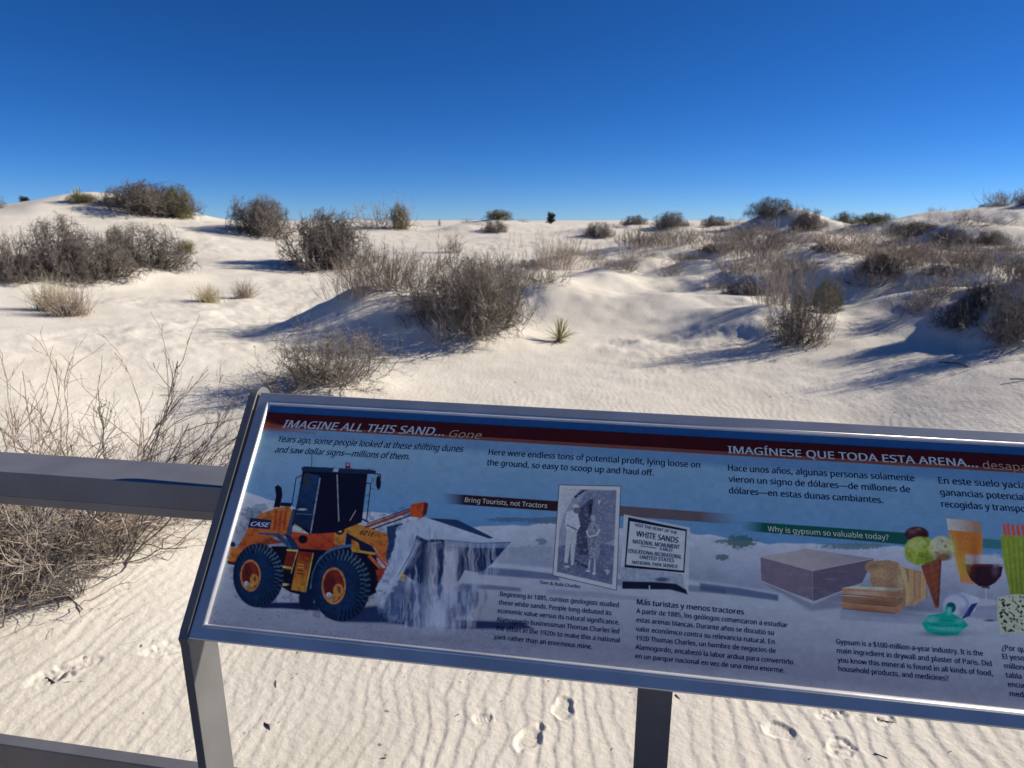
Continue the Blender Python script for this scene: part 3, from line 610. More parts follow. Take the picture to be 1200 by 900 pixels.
# modelling of the food pictures: rims, crumbs, highlights
soft(1072, 639, 8, 6, (178, 190, 120), .6); soft(1086, 654, 10, 6, (74, 92, 38), .6); soft(1066, 652, 5, 5, (92, 108, 48), .5); soft(1080, 636, 4, 2.5, (196, 204, 150), .6, 0, 1.5); soft(1090, 644, 3, 4, (158, 172, 92), .6, 0, 1.5)
soft(1099, 636, 6, 4, (196, 188, 176), .6); soft(1109, 650, 7, 5, (96, 76, 70), .6); soft(1098, 648, 3, 2, (90, 64, 60), .7, 0, 1); soft(1108, 640, 2, 2, (88, 62, 58), .7, 0, 1); soft(1104, 634, 1.6, 1.4, (92, 66, 62), .7, 0, 1)
soft(1069, 623, 5, 3, (92, 58, 78), .7, 0, 1.5); soft(1082, 627, 5, 3, (24, 10, 26), .7, 0, 1.5); soft(1076, 620, 3, 1.6, (110, 78, 96), .6, 0, 1)
for k in range(7): line([(1081 + k * 3, 664 - k * 1.4), (1096.5 + k * .3, 708)], .7, (62, 30, 34), .5, .5)
for k in range(5): line([(1083 + k * 3.2, 672 + k * 7.5), (1102 - k * .4, 664 + k * 7.5)], .7, (136, 82, 66), .5, .5)
soft(1030, 672, 10, 6, (158, 132, 116), .5, 20); soft(1048, 694, 12, 8, (96, 74, 70), .5, 40); soft(1024, 664, 5, 3, (82, 60, 62), .5); soft(1056, 678, 5, 12, (170, 146, 128), .5)
for k in range(30):
    g3 = np.random.default_rng(500 + k); ell(g3.uniform(1020, 1060), g3.uniform(662, 704), .9, .7, (88, 66, 62), .5, .6)
soft(1010, 695, 18, 1.5, (196, 184, 180), .5, 3, 1); soft(1030, 706, 20, 2, (86, 50, 52), .5, 5, 1.2); soft(1015, 714, 18, 2, (98, 58, 56), .5, 4, 1.2)
soft(1118, 640, 3, 16, (226, 150, 84), .45, -8); soft(1141, 650, 5, 20, (120, 56, 34), .5, 4); soft(1128, 664, 8, 12, (214, 130, 62), .35); line([(1113, 624), (1125, 676)], 1.4, (220, 190, 150), .35, .8)
soft(1143, 668, 4, 8, (14, 6, 18), .6); soft(1166, 656, 3, 7, (190, 198, 220), .5, 0, 1.5); soft(1138, 656, 2, 5, (196, 204, 222), .4, 0, 1.5)
for k in range(9): line([(1178 + k * 3, 632), (1184 + k * 2.6, 694)], 1.0, (70, 84, 36) if k % 2 else (138, 152, 78), .35, .8)
# -- tube and paste, patterned slab
poly([(1112, 697), (1128, 694), (1148, 701), (1142, 716), (1130, 726), (1116, 722)], (132, 142, 190), .8, c2=(166, 176, 212), ax=((1116, 700), (1146, 704)))
ell(1120, 709.5, 16, 14.5, (122, 132, 186), .7); ell(1119, 709, 12.5, 11.5, (144, 154, 200), 1.2); ell(1114, 712, 6, 6.5, (8, 66, 92), .8); poly([(1138, 708), (1146, 706), (1136, 722), (1126, 726)], (24, 40, 110), .7)
for (cx, cy, rx, ry, c) in ((1108, 742, 22, 3, (56, 70, 110)),): ell(cx, cy, rx, ry, c, 3, .7)
poly([(1080, 731), (1088, 721), (1100, 719), (1112, 716), (1120, 721), (1130, 727), (1135, 733), (1128, 738), (1122, 744), (1104, 745), (1086, 741)], (10, 132, 138), .8, nz=.1); line([(1112, 711), (1110, 722)], 8, (14, 138, 142), 1, 1); line([(1086, 730), (1106, 734), (1122, 733)], 1.4, (8, 96, 112), .8); line([(1090, 724), (1110, 727), (1128, 729)], 1.2, (8, 100, 116), .8); line([(1088, 735), (1108, 738)], 2, (60, 176, 178), .5, 1)
poly([(1169, 700), (1190, 696), (1260, 702), (1255, 748), (1200, 741), (1172, 743), (1168, 720)], (150, 168, 162), .6, nz=.1)
sl = region(2, (1168, 1258), (696, 748)); X, Y = AX[sl], AY[sl]
comp(sl, (np.clip(sdf_poly(X, Y, [(1170, 701), (1190, 697), (1260, 703), (1255, 747), (1200, 740), (1173, 742), (1169, 720)]), 0, 1) * np.clip((fbm((X + Y) * .22, (X - Y) * .3, 66, 3) - .12) * 6, 0, 1)), ink((26, 44, 48)))
soft(1092, 726, 7, 3, (96, 196, 192), .6, 0, 1.6); soft(1112, 737, 14, 2.4, (84, 186, 184), .5, 4, 1.4); soft(1104, 743, 16, 2, (4, 84, 96), .6, 0, 1.2); soft(1124, 728, 5, 2.4, (90, 190, 188), .5, 0, 1.4); soft(1112, 716, 2.4, 4, (110, 204, 200), .6, 0, 1)
soft(1114, 702, 6, 3, (196, 204, 226), .5, 0, 1.6); soft(1128, 716, 5, 5, (84, 94, 150), .5)
for k in range(60):   # sheet texture of the grey slab
    g3 = np.random.default_rng(700 + k); x_, y_ = g3.uniform(896, 1015), g3.uniform(648, 700); ell(x_, y_, g3.uniform(2, 7), .6, (150, 148, 176) if k % 2 else (70, 68, 100), .8, .10)
# old photograph: soft film tones and grain
sl = region(1, (652, 723), (572, 686)); X, Y = AX[sl], AY[sl]; mk = np.clip(sdf_poly(X, Y, pic), 0, 1)
comp(sl, mk * np.clip((fbm(X * .9, Y * .9, 611, 3)) * 1.6, 0, 1) * .35, ink((40, 46, 80))); comp(sl, mk * np.clip((fbm(X * .5, Y * .6, 612, 4) - .05) * 1.8, 0, 1) * .28, ink((156, 164, 192)))
IMG = np.clip(IMG, 0, 1)
# fine print grain and weathering scuffs
IMG *= (1 + .10 * fbm(AX * .12, AY * .16, 41, 4) + .05 * fbm(AX * .6, AY * .7, 42, 2))[..., None]
IMG *= (1 + .025 * vnoise(AX * 1.3, AY * 1.3, 5))[..., None]
buf = np.ones((THt, TWd, 4), np.float32); buf[..., :3] = IMG
img = bpy.data.images.new('printed_artwork', TWd, THt, float_buffer=True); img.colorspace_settings.name = 'Non-Color'
img.pixels.foreach_set(buf.ravel()); img.update(); img.pack()
M_PRINT, nt, p = new_mat('laminated_print', rough=.5, spec=.07)
ti = nt.nodes.new('ShaderNodeTexImage'); ti.image = img; nt.links.new(ti.outputs[0], p.inputs['Base Color'])
tc = nt.nodes.new('ShaderNodeTexCoord'); n = nt.nodes.new('ShaderNodeTexNoise'); n.inputs['Scale'].default_value = 5; n.inputs['Detail'].default_value = 8
nt.links.new(tc.outputs['Object'], n.inputs['Vector']); mr = nt.nodes.new('ShaderNodeMapRange'); mr.inputs['To Min'].default_value = .42; mr.inputs['To Max'].default_value = .60
nt.links.new(n.outputs['Fac'], mr.inputs[0]); nt.links.new(mr.outputs[0], p.inputs['Roughness'])
V = [S(u, v, n_) for n_ in (HPRINT - .004, HPRINT) for v in (V0, V1) for u in (U0, U1)]
me = poly_mesh('printed_panel', V, [(0, 2, 3, 1), (4, 5, 7, 6), (0, 1, 5, 4), (2, 6, 7, 3), (0, 4, 6, 2), (1, 3, 7, 5)], M_PRINT); recalc(me)
uvl = me.uv_layers.new(name='UVMap')
for l in me.loops:
    co = np.array(me.vertices[l.vertex_index].co) - SO; uvl.data[l.index].uv = ((co @ SU - U0) / (U1 - U0), (co @ SV - V0) / (V1 - V0))
link('printed_panel', me, sign)
# -- lettering
FONT = None
try:
    fp = os.path.join(bpy.utils.resource_path('LOCAL'), 'datafiles', 'fonts', 'NotoSansHebrew-Regular.woff2')
    if os.path.exists(fp): FONT = bpy.data.fonts.load(fp)
except Exception: FONT = None
def flat_ink(name, c, rough=.4):
    m, nt, p = new_mat(name, tuple(map(float, ink(c))), .6, spec=.03); return m
I_BLACK = flat_ink('black_ink', (5, 5, 16)); I_HEAD = flat_ink('pale_heading_ink', (168, 172, 190)); I_GONE = flat_ink('tan_ink', (142, 120, 118))
I_BAND = flat_ink('light_ink', (160, 164, 176)); I_WHITE = flat_ink('white_ink', (176, 182, 206)); I_GREY = flat_ink('dark_grey_ink', (26, 28, 56))
def text_mesh(lines, mat, name):
    """lines: (string, x0, y0, x1, y1, cap height, italic, weight) in layout coordinates"""
    objs = []
    for (s, x0, y0, x1, y1, cap, ital, wt) in lines:
        c = bpy.data.curves.new('t', 'FONT'); c.body = s; c.size = 1.0; c.resolution_u = 3
        if FONT: c.font = FONT
        c.shear = ital
        o = bpy.data.objects.new('t', c); COL.objects.link(o); objs.append(o)
    bpy.context.view_layer.update(); dg = bpy.context.evaluated_depsgraph_get()
    VV, FF, off = [], [], 0
    for o, (s, x0, y0, x1, y1, cap, ital, wt) in zip(objs, lines):
        m = bpy.data.meshes.new_from_object(o.evaluated_get(dg)); n = len(m.vertices)
        co = np.zeros(n * 3, np.float32); m.vertices.foreach_get('co', co); co = co.reshape(-1, 3)
        A = np.array(to_uv(x0, y0, HPRINT)); B = np.array(to_uv(x1, y1, HPRINT)); C_ = np.array(to_uv(x0, y0 - cap, HPRINT))
        w = co[:, 0].max() - co[:, 0].min(); ex = (B - A) / w; ey = np.array([-(B - A)[1], (B - A)[0]]); ey = ey / np.linalg.norm(ey)
        hgt = abs(C_[1] - A[1]) / .714
        cx = (co[:, 0:1] - co[:, 0].min()); copies = [(0, 0)] if wt <= 0 else [(-wt, 0), (wt, .00003), (0, -.00003)]
        polys = [tuple(pl.vertices) for pl in m.polygons]
        for dx, dz in copies:
            q = A[None] + (cx + dx) * ex[None] + (co[:, 1:2] + (0 if dz <= 0 else .5 * wt)) * hgt * ey[None]
            VV.append(SO[None] + q[:, 0:1] * SU + q[:, 1:2] * SV + (HPRINT + .00009 + dz) * SN)
            for pl in polys: FF.append(tuple(v + off for v in pl))
            off += n
        bpy.data.meshes.remove(m)
    for o in objs: c = o.data; bpy.data.objects.remove(o); bpy.data.curves.remove(c)
    me = poly_mesh(name, np.concatenate(VV), FF, mat)
    return link(name, me, sign)
def T(lines, mat=None, name='lettering', ital=0, wt=.015): return text_mesh([(l[0], *l[1:6], ital, wt) for l in lines], mat or I_BLACK, name)
T([('IMAGINE ALL THIS SAND...', 330.5, 501, 520, 510.8, 11.2)], I_HEAD, 'title_lettering', .25, .018)
T([('Gone', 526, 512.2, 564, 514.4, 10.6)], I_GONE, 'title_lettering', .3, -.004)
T([('IMAGÍNESE QUE TODA ESTA ARENA...', 853.5, 531, 1146, 547.5, 10.4)], I_HEAD, 'title_lettering', 0, .018)
T([('desaparecida', 1152.5, 549, 1251, 555.4, 11)], I_GONE, 'title_lettering', 0, -.004)
T([('Years ago, some people looked at these shifting dunes', 326, 517.6, 542.8, 529.8, 8.8), ('and saw dollar signs—millions of them.', 322, 530, 479.6, 538.6, 8.8)], ital=.25, name='paragraph_lettering')
T([('Here were endless tons of potential profit, lying loose on', 572.5, 532.8, 820.5, 548.2, 8.4), ('the ground, so easy to scoop up and haul off.', 570.5, 545, 766, 557.4, 8.4)], name='paragraph_lettering')
T([('Hace unos años, algunas personas solamente', 853.6, 551.6, 1071.8, 563.8, 8.8), ('vieron un signo de dólares—de millones de', 854.3, 564.6, 1067, 577, 8.8), ('dólares—en estas dunas cambiantes.', 854.6, 578, 1035.3, 589.6, 8.8)], name='paragraph_lettering')
T([('En este suelo yacían', 1100.6, 566.4, 1210, 573, 9.2), ('ganancias potenciales', 1102.4, 580.2, 1214.5, 587, 9.2), ('recogidas y transportadas', 1104, 594, 1236, 602, 9.2)], name='paragraph_lettering')
T([('Bring Tourists, not Tractors', 544.6, 588.2, 641, 595.4, 6.6)], I_BAND, 'caption_lettering', 0, .006)
T([('Why is gypsum so valuable today?', 900, 622.6, 1041.8, 632.8, 7.4)], I_BAND, 'caption_lettering', 0, .002)
T([('Tom & Bula Charles', 632.4, 684, 680, 689.2, 4.6)], name='caption_lettering', wt=.016)
T([('Beginning in 1885, curious geologists studied', 586, 698.4, 725.2, 711.6, 6.6), ('these white sands. People long debated its', 584.6, 708.2, 716.6, 721, 6.6), ('economic value versus its natural significance.', 583.2, 718, 725.8, 732, 6.6),
   ('Alamogordo businessman Thomas Charles led', 581.8, 728, 725.6, 742.4, 6.6), ('the effort in the 1920s to make this a national', 581.2, 738.2, 726.2, 753, 6.6), ('park rather than an enormous mine.', 579.6, 748.6, 693.8, 760.6, 6.6)], name='paragraph_lettering', wt=.017)
T([('Más turistas y menos tractores', 746.6, 708, 872, 720.2, 7.6)], name='paragraph_lettering', wt=.02)
T([('A partir de 1885, los geólogos comenzaron a estudiar', 746, 718.4, 923.4, 735.2, 6.8), ('estas arenas blancas. Durante años se discutió su', 745.8, 728.8, 907, 744.2, 6.8), ('valor económico contra su relevancia natural. En', 745.4, 739.4, 908, 754.8, 6.8),
   ('1920 Thomas Charles, un hombre de negocios de', 745.6, 750, 909.2, 765.4, 6.8), ('Alamogordo, encabezó la labor ardua para convertirlo', 744.8, 760.6, 929.8, 778.6, 6.8), ('en un parque nacional en vez de una mina enorme.', 744.6, 771.2, 919.6, 788.2, 6.8)], name='paragraph_lettering', wt=.017)
T([('Gypsum is a $100-million-a-year industry. It is the', 980.4, 754.4, 1152.4, 768.6, 7.2), ('main ingredient in drywall and plaster of Paris. Did', 981.2, 765, 1162.6, 780.6, 7.2), ('you know this mineral is found in all kinds of food,', 981.8, 775.8, 1164, 792, 7.2), ('household products, and medicines?', 983, 786.2, 1112.2, 798, 7.2)], name='paragraph_lettering', wt=.017)
T([('¿Por qué', 1174.4, 761.6, 1207, 764.6, 7.6)], name='paragraph_lettering', wt=.02)
T([('El yeso', 1175.6, 772, 1201, 774.2, 7.4), ('millones', 1177.6, 783, 1209, 785.8, 7.4), ('tabla', 1179.4, 793.8, 1197.6, 795.4, 7.4), ('encuentra', 1181.8, 804.6, 1218, 808, 7.4), ('medicinas', 1184, 815.6, 1222, 819, 7.4)], name='paragraph_lettering', wt=.017)
T([('CASE', 293.6, 616, 315.2, 617.8, 6.2)], I_WHITE, 'badge_lettering', .3, .03)
T([('621E', 421.6, 626.2, 438.6, 629, 6.6)], I_GREY, 'badge_lettering', .3, .02)
T([('VISIT THE HEART OF THE', 744, 616.4, 793, 626, 4.2), ('WHITE SANDS', 745.6, 628.2, 794.6, 636.4, 8), ('NATIONAL MONUMENT', 741.6, 636.6, 796.6, 643.6, 6), ('8 MILES', 773.6, 644.6, 788, 646.4, 3.8),
   ('EDUCATIONAL-RECREATIONAL', 736.6, 647.4, 798.8, 654.8, 5.4), ('UNITED STATES', 750, 654.6, 790, 659, 5.2), ('NATIONAL PARK SERVICE', 741.4, 660.6, 794, 665.8, 4.8)], I_GREY, 'board_lettering', 0, .022)

# ------------------------------------------------------------------ railing behind the sign
rail = empty('railing', (0, 0, 0)); tag(rail, 'dark metal railing of two flat horizontal rails running behind the sign', 'railing')
YR = math.radians(-9.3); RU = np.array([math.cos(YR), math.sin(YR), 0]); RN = np.array([-RU[1], RU[0], 0])
R0 = SO + NH * .32
def rail_prism(name, prof, u0, u1, mat, bevel=.004):
    V = [R0 + u * RU + a * RN + np.array([0, 0, z - R0[2]]) for u in (u0, u1) for a, z in prof]
    n = len(prof); Fs = [tuple(range(n))[::-1], tuple(range(n, 2 * n))] + [(i, n + i, n + (i + 1) % n, (i + 1) % n) for i in range(n)]
    me = poly_mesh(name, V, Fs, mat); recalc(me); o = link(name, me, rail)
    if bevel: bv = o.modifiers.new('bevel', 'BEVEL'); bv.width = bevel; bv.segments = 3
    return o
L0, L1 = -3.2, 2.6
ZT, ZL, ZB, ZR, DT = .966, .888, .852, -.048, .152
rail_prism('top_rail', [(0, ZT), (DT, ZT), (DT, ZL), (0, ZL)], L0, -.030, M_RAIL)
rail_prism('rail_lip', [(.002, ZL - .0005), (.13, ZL - .0005), (.13, ZB), (.016, ZB)], L0, -.030, M_RAIL, .002)
rail_prism('bottom_rail', [(0, ZR), (.044, ZR), (.044, ZR - .13), (0, ZR - .13)], L0, L1, M_RAIL)
for uu in (-2.6,):
    V = [R0 + u * RU + a * RN + np.array([0, 0, z - R0[2]]) for z in (-1.2, ZB - .0005) for a in (.050, .100) for u in (uu, uu + .05)]
    me = poly_mesh('post', V, [(0, 2, 3, 1), (4, 5, 7, 6), (0, 1, 5, 4), (2, 6, 7, 3), (0, 4, 6, 2), (1, 3, 7, 5)], M_POST); recalc(me); link('post', me, rail)

# ------------------------------------------------------------------ boardwalk the viewer stands on
M_DECK, nt, p = new_mat('weathered_deck_board', rough=.85, spec=.2); noise_mix(nt, p, (.085, .07, .058), (.15, .125, .10), 5, 5)
deck = empty('boardwalk', (0, 0, 0)); tag(deck, kind='structure')
pv = []
for k in range(13):
    a0 = -.03 - k * .145
    V = [SO + u * RU + (a0 - w_) * RN + np.array([0, 0, z - SO[2]]) for z in (-.04, 0) for w_ in (.139, 0) for u in (-6, 7)]
    me = poly_mesh('plank', V, [(0, 2, 3, 1), (4, 5, 7, 6), (0, 1, 5, 4), (2, 6, 7, 3), (0, 4, 6, 2), (1, 3, 7, 5)], M_DECK); recalc(me); link('plank', me, deck)

# ------------------------------------------------------------------ plants
def norm(a): return a / (np.linalg.norm(a, axis=-1, keepdims=True) + 1e-9)
def grow(start, dirs, length, n, wig, up, seed):
    """polylines (B, n+1, 3): each step turns by random wiggle and by 'up'"""
    g = np.random.default_rng(seed); B = len(start); P = np.zeros((B, n + 1, 3)); P[:, 0] = start; d = norm(dirs)
    st = (np.ones(B) * length / n)[:, None]
    for i in range(n):
        d = norm(d + g.normal(0, wig, (B, 3)) + np.array([0, 0, up]))
        P[:, i + 1] = P[:, i] + d * st
    return P
def kids(P, per, spread, t0, seed):
    g = np.random.default_rng(seed); B, n, _ = P.shape; idx = np.repeat(np.arange(B), per)
    t = g.uniform(t0, .98, len(idx)) * (n - 1); i0 = np.minimum(t.astype(int), n - 2); f = (t - i0)[:, None]
    s = P[idx, i0] * (1 - f) + P[idx, i0 + 1] * f; d = norm(P[idx, i0 + 1] - P[idx, i0])
    d = norm(d + g.normal(0, spread, d.shape)); return s, d, t / (n - 1)
def tubes(P, r0, r1, sides=3):
    B, n, _ = P.shape; d = np.zeros_like(P); d[:, :-1] = P[:, 1:] - P[:, :-1]; d[:, -1] = d[:, -2]; d = norm(d)
    ref = np.where(np.abs(d[..., 2:3]) > .9, np.array([1., 0, 0]), np.array([0, 0, 1.]))
    a = norm(np.cross(d, ref)); b = np.cross(d, a)
    r0 = np.broadcast_to(np.asarray(r0, float), (B,))[:, None]; r1 = np.broadcast_to(np.asarray(r1, float), (B,))[:, None]
    rad = (r0 + (r1 - r0) * np.linspace(0, 1, n)[None])[..., None]
    rings = np.stack([P + rad * (a * math.cos(q) + b * math.sin(q)) for q in [2 * math.pi * k / sides for k in range(sides)]], 2)
    V = rings.reshape(-1, 3); i = (np.arange(B)[:, None, None] * n + np.arange(n - 1)[None, :, None]) * sides; k = np.arange(sides)[None, None]
    k2 = (k + 1) % sides
    Q = np.stack([i + k, i + k2, i + sides + k2, i + sides + k], -1).reshape(-1, 4)
    return V, Q
def cat(parts):
    V, Q, o = [], [], 0
    for v, q in parts: V.append(v); Q.append(q + o); o += len(v)
    return np.concatenate(V), np.concatenate(Q)
def leaf_quads(C, D, ln, wd, seed):
    g = np.random.default_rng(seed); n = len(C); D = norm(D + g.normal(0, .5, D.shape)); s = norm(np.cross(D, g.normal(0, 1, D.shape)))
    L = ln * g.uniform(.6, 1.4, (n, 1)); W = wd * g.uniform(.7, 1.3, (n, 1))
    V = np.stack([C, C + D * L * .5 + s * W, C + D * L, C + D * L * .5 - s * W], 1).reshape(-1, 3)
    return V, np.arange(4 * n).reshape(-1, 4)
def dome_dirs(n, el0, el1, g):
    az = g.uniform(0, 2 * math.pi, n); el = np.radians(g.uniform(el0, el1, n)); return np.c_[np.cos(el) * np.cos(az), np.cos(el) * np.sin(az), np.sin(el)]
def dense_shrub(seed, stems=80, per1=8, per2=6, el=(5, 85), up=.05, wig=.20, leaves=2600, thick=1.0, mats=None, flat=1.0, basespread=.22):
    """unit shrub: about 1 high, 1.5 wide; returns [(name, mesh)]"""
    g = np.random.default_rng(seed); mats = mats or (M_STEM, M_TWIG, M_LEAF)
    st = np.c_[g.normal(0, basespread, (stems, 2)), np.full(stems, -.03)]
    D = dome_dirs(stems, *el, g); D[:, :2] += st[:, :2] * 1.2; L = g.uniform(.55, .80, stems)
    P0 = grow(st, D, L, 7, wig, up, seed + 1)
    s1, d1, t1 = kids(P0, per1, .85, .12, seed + 2); P1 = grow(s1, d1, .30 * g.uniform(.6, 1.25, len(s1)), 5, wig * 1.1, up, seed + 3)
    s2, d2, t2 = kids(P1, per2, .9, .15, seed + 4); P2 = grow(s2, d2, .18 * g.uniform(.5, 1.3, len(s2)), 3, wig * 1.2, up * 1.4, seed + 5)
    out = [('stems', np_mesh('stems', *tubes(P0, .011 * thick, .004 * thick), mats[0]))]
    out.append(('twigs', np_mesh('twigs', *cat([tubes(P1, .0048 * thick, .0024 * thick), tubes(P2, .0030 * thick, .0016 * thick)]), mats[1])))
    if leaves:
        k = g.integers(0, len(P2), leaves); C = P2[k, g.integers(1, 4, leaves)]
        out.append(('leaves', np_mesh('leaves', *leaf_quads(C, norm(P2[k, 3] - P2[k, 2]), .030, .006, seed + 6), mats[2])))
    for _, me in out:
        n = len(me.vertices); co = np.zeros(n * 3, np.float32); me.vertices.foreach_get('co', co); co = co.reshape(-1, 3)
        co[:, 2] *= flat; me.vertices.foreach_set('co', co.ravel())
    return out
def wand_shrub(seed, stems=170, spread=.5, el=(55, 90), thick=1.0, mats=None, per=4):
    """upright brushy wands, unit height 1, width 2*spread"""
    g = np.random.default_rng(seed); mats = mats or (M_TWIG_PALE, M_TWIG)
    st = np.c_[g.normal(0, spread * .5, (stems, 2)), np.full(stems, -.05)]
    D = dome_dirs(stems, *el, g); D[:, :2] += st[:, :2] * .6; L = g.uniform(.45, 1.0, stems)
    P0 = grow(st, D, L, 6, .10, .03, seed + 1)
    s1, d1, t = kids(P0, per, .33, .25, seed + 2); P1 = grow(s1, d1, .26 * g.uniform(.5, 1.2, len(s1)), 3, .14, .10, seed + 3)
    s2, d2, t = kids(P1, 2, .35, .2, seed + 4); P2 = grow(s2, d2, .12 * g.uniform(.5, 1.2, len(s2)), 2, .14, .10, seed + 5)
    return [('stems', np_mesh('stems', *tubes(P0, .0065 * thick, .003 * thick), mats[0])),
            ('twigs', np_mesh('twigs', *cat([tubes(P1, .0034 * thick, .0018 * thick), tubes(P2, .0022 * thick, .0013 * thick)]), mats[1]))]
def tuft(seed, n=260, thick=1.0, el=(35, 88), mat=None):
    g = np.random.default_rng(seed); st = np.c_[g.normal(0, .22, (n, 2)), np.full(n, -.04)]
    P = grow(st, dome_dirs(n, *el, g), g.uniform(.5, 1.05, n), 5, .07, -.05, seed + 1)
    return [('blades', np_mesh('blades', *tubes(P, .008 * thick, .002 * thick), mat or M_GRASS))]
def yucca(seed, n=60, dead=40, stalk=False):
    g = np.random.default_rng(seed); out = []
    def blades(n, el, L, wd, sd, up, base):
        g2 = np.random.default_rng(sd); D = dome_dirs(n, *el, g2); P = grow(np.c_[np.zeros((n, 2)), np.full(n, base)], D, L * g2.uniform(.8, 1.1, n), 4, .02, up, sd)
        side = norm(np.cross(D, [0, 0, 1.])); w = wd * np.array([.7, 1, .8, .5, .03])[None, :, None]
        A = P + side[:, None] * w; B = P - side[:, None] * w; nrm = norm(np.cross(side, D))[:, None] * w * .5
        Cc = P - nrm
        V = np.stack([A, Cc, B], 2).reshape(-1, 3); i = (np.arange(n)[:, None] * 5 + np.arange(4)[None]) * 3
        Q = np.concatenate([np.stack([i, i + 1, i + 4, i + 3], -1).reshape(-1, 4), np.stack([i + 1, i + 2, i + 5, i + 4], -1).reshape(-1, 4)])
        return V, Q
    out.append(('leaves', np_mesh('leaves', *blades(n, (15, 88), .9, .022, seed + 1, -.02, .12), M_YUCCA)))
    out.append(('dead_leaves', np_mesh('dead_leaves', *blades(dead, (-25, 25), .6, .02, seed + 2, -.12, .12), M_YDEAD)))
    P = grow(np.array([[0, 0, -.15]]), np.array([[0, 0, 1.]]), .35, 3, .02, 0, seed); out.append(('stem', np_mesh('stem', *tubes(P, .07, .05, 8), M_YDEAD)))
    if stalk:
        P = grow(np.array([[0, 0, .1]]), np.array([[.05, 0, 1.]]), 1.7, 6, .03, 0, seed)
        out.append(('flower_stalk', np_mesh('flower_stalk', *tubes(P, .02, .008, 6), M_YDEAD)))
    return out
def evergreen(seed):
    g = np.random.default_rng(seed); n = 60
    P0 = grow(np.c_[np.zeros((n, 2)), g.uniform(.05, .5, n)], dome_dirs(n, -5, 80, g), g.uniform(.35, .55, n), 4, .15, .03, seed)
    s, d, _ = kids(P0, 40, .8, .1, seed + 1)
    return [('crown', np_mesh('crown', *leaf_quads(s, d, .08, .025, seed), M_DARKTREE)),
            ('trunk', np_mesh('trunk', *cat([tubes(grow(np.array([[0, 0, -.1]]), np.array([[0, 0, 1.]]), .7, 4, .05, 0, seed), .05, .03, 6), tubes(P0, .015, .004)]), M_STEM))]
PALE = (M_TWIG_PALE, M_TWIG_PALE, M_LEAF); 
PROTO = {
    'dense0': dense_shrub(100), 'dense1': dense_shrub(140, el=(0, 80), wig=.26), 'dense2': dense_shrub(180, stems=80, el=(10, 88)),
    'big': dense_shrub(220, stems=130, per1=8, per2=6, el=(0, 80), thick=.7, leaves=3000, basespread=.4, mats=(M_STEM, M_TWIG_MID, M_LEAF)),
    'tangle0': dense_shrub(260, stems=90, el=(-5, 60), up=-.03, wig=.30, mats=(M_STEM, M_TWIG, M_LEAF), basespread=.35, leaves=1200),
    'tangle1': dense_shrub(300, stems=90, el=(-5, 60), up=-.03, wig=.30, mats=(M_STEM, M_TWIG, M_LEAF), basespread=.35, leaves=1200),
    'sparse0': dense_shrub(340, stems=40, per1=5, per2=3, el=(10, 80), mats=(M_TWIG, M_TWIG_PALE, M_LEAF), leaves=500, basespread=.3),
    'sparse1': dense_shrub(380, stems=40, per1=5, per2=3, el=(5, 75), mats=(M_TWIG, M_TWIG_RED, M_LEAF), leaves=500, basespread=.4),
    'olive': dense_shrub(420, stems=50, el=(15, 88), mats=(M_STEM, M_OLIVE, M_OLIVE), leaves=3000),
    'wand0': wand_shrub(500), 'wand1': wand_shrub(520, spread=.7, stems=140), 'wand2': wand_shrub(540, spread=.9, stems=130, mats=(M_TWIG_RED, M_TWIG_PALE)),
    'scrag0': dense_shrub(800, stems=70, per1=7, per2=5, el=(0, 80), wig=.24, thick=.75, mats=(M_TWIG, M_TWIG_PALE, M_LEAF), leaves=900, basespread=.38),
    'scrag1': dense_shrub(840, stems=80, per1=8, per2=5, el=(5, 85), wig=.22, thick=.75, mats=(M_STEM, M_TWIG_MID, M_LEAF), leaves=1500, basespread=.30),
    'tuft0': tuft(600), 'tuft1': tuft(620, 220, el=(45, 90)), 'tuftp': tuft(640, 260, mat=M_TWIG_PALE),
    'yucca0': yucca(700), 'yucca1': yucca(720, stalk=False), 'ever': evergreen(760)}
def normalise(parts, ball=False):
    cos = []
    for _, me in parts:
        n = len(me.vertices); c = np.zeros(n * 3, np.float32); me.vertices.foreach_get('co', c); cos.append(c.reshape(-1, 3))
    A = np.concatenate(cos); h = np.percentile(A[:, 2], 94); w = np.percentile(np.hypot(A[:, 0], A[:, 1]), 90) * 2
    for (_, me), c in zip(parts, cos):
        c[:, 2] = np.where(c[:, 2] > 0, c[:, 2] / h, c[:, 2]); c[:, :2] *= 1.0 / w
        if ball:
            q = np.sqrt((c[:, 0] / .5) ** 2 + (c[:, 1] / .5) ** 2 + np.maximum(c[:, 2], 0) ** 2) + 1e-6
            ang = np.arctan2(c[:, 1], c[:, 0]); lump = 1 + .10 * np.sin(ang * 3 + 1) * np.cos(c[:, 2] * 5) + .06 * np.sin(ang * 7)
            lim = .80 * lump; q2 = np.where(q > lim, lim + .42 * (1 - np.exp(-(q - lim) / .50)), q); c *= (q2 / q)[:, None]
        me.vertices.foreach_set('co', c.ravel()); me.update()
for k_, v_ in PROTO.items():
    if k_ not in ('yucca0', 'yucca1'): normalise(v_, k_[:4] in ('dens', 'big', 'tang', 'oliv'))
KINDNAME = {'dense': ('desert_shrub', 'shrub'), 'big': ('desert_shrub', 'shrub'), 'tangle': ('desert_shrub', 'shrub'), 'sparse': ('dry_shrub', 'shrub'), 'scrag': ('desert_shrub', 'shrub'),
            'olive': ('olive_shrub', 'shrub'), 'wand': ('brush_shrub', 'shrub'), 'tuft': ('grass_tuft', 'grass tuft'), 'yucca': ('yucca_plant', 'yucca'), 'ever': ('evergreen_tree', 'tree')}
RS = np.exp(np.linspace(math.log(2.5), math.log(58), 700))
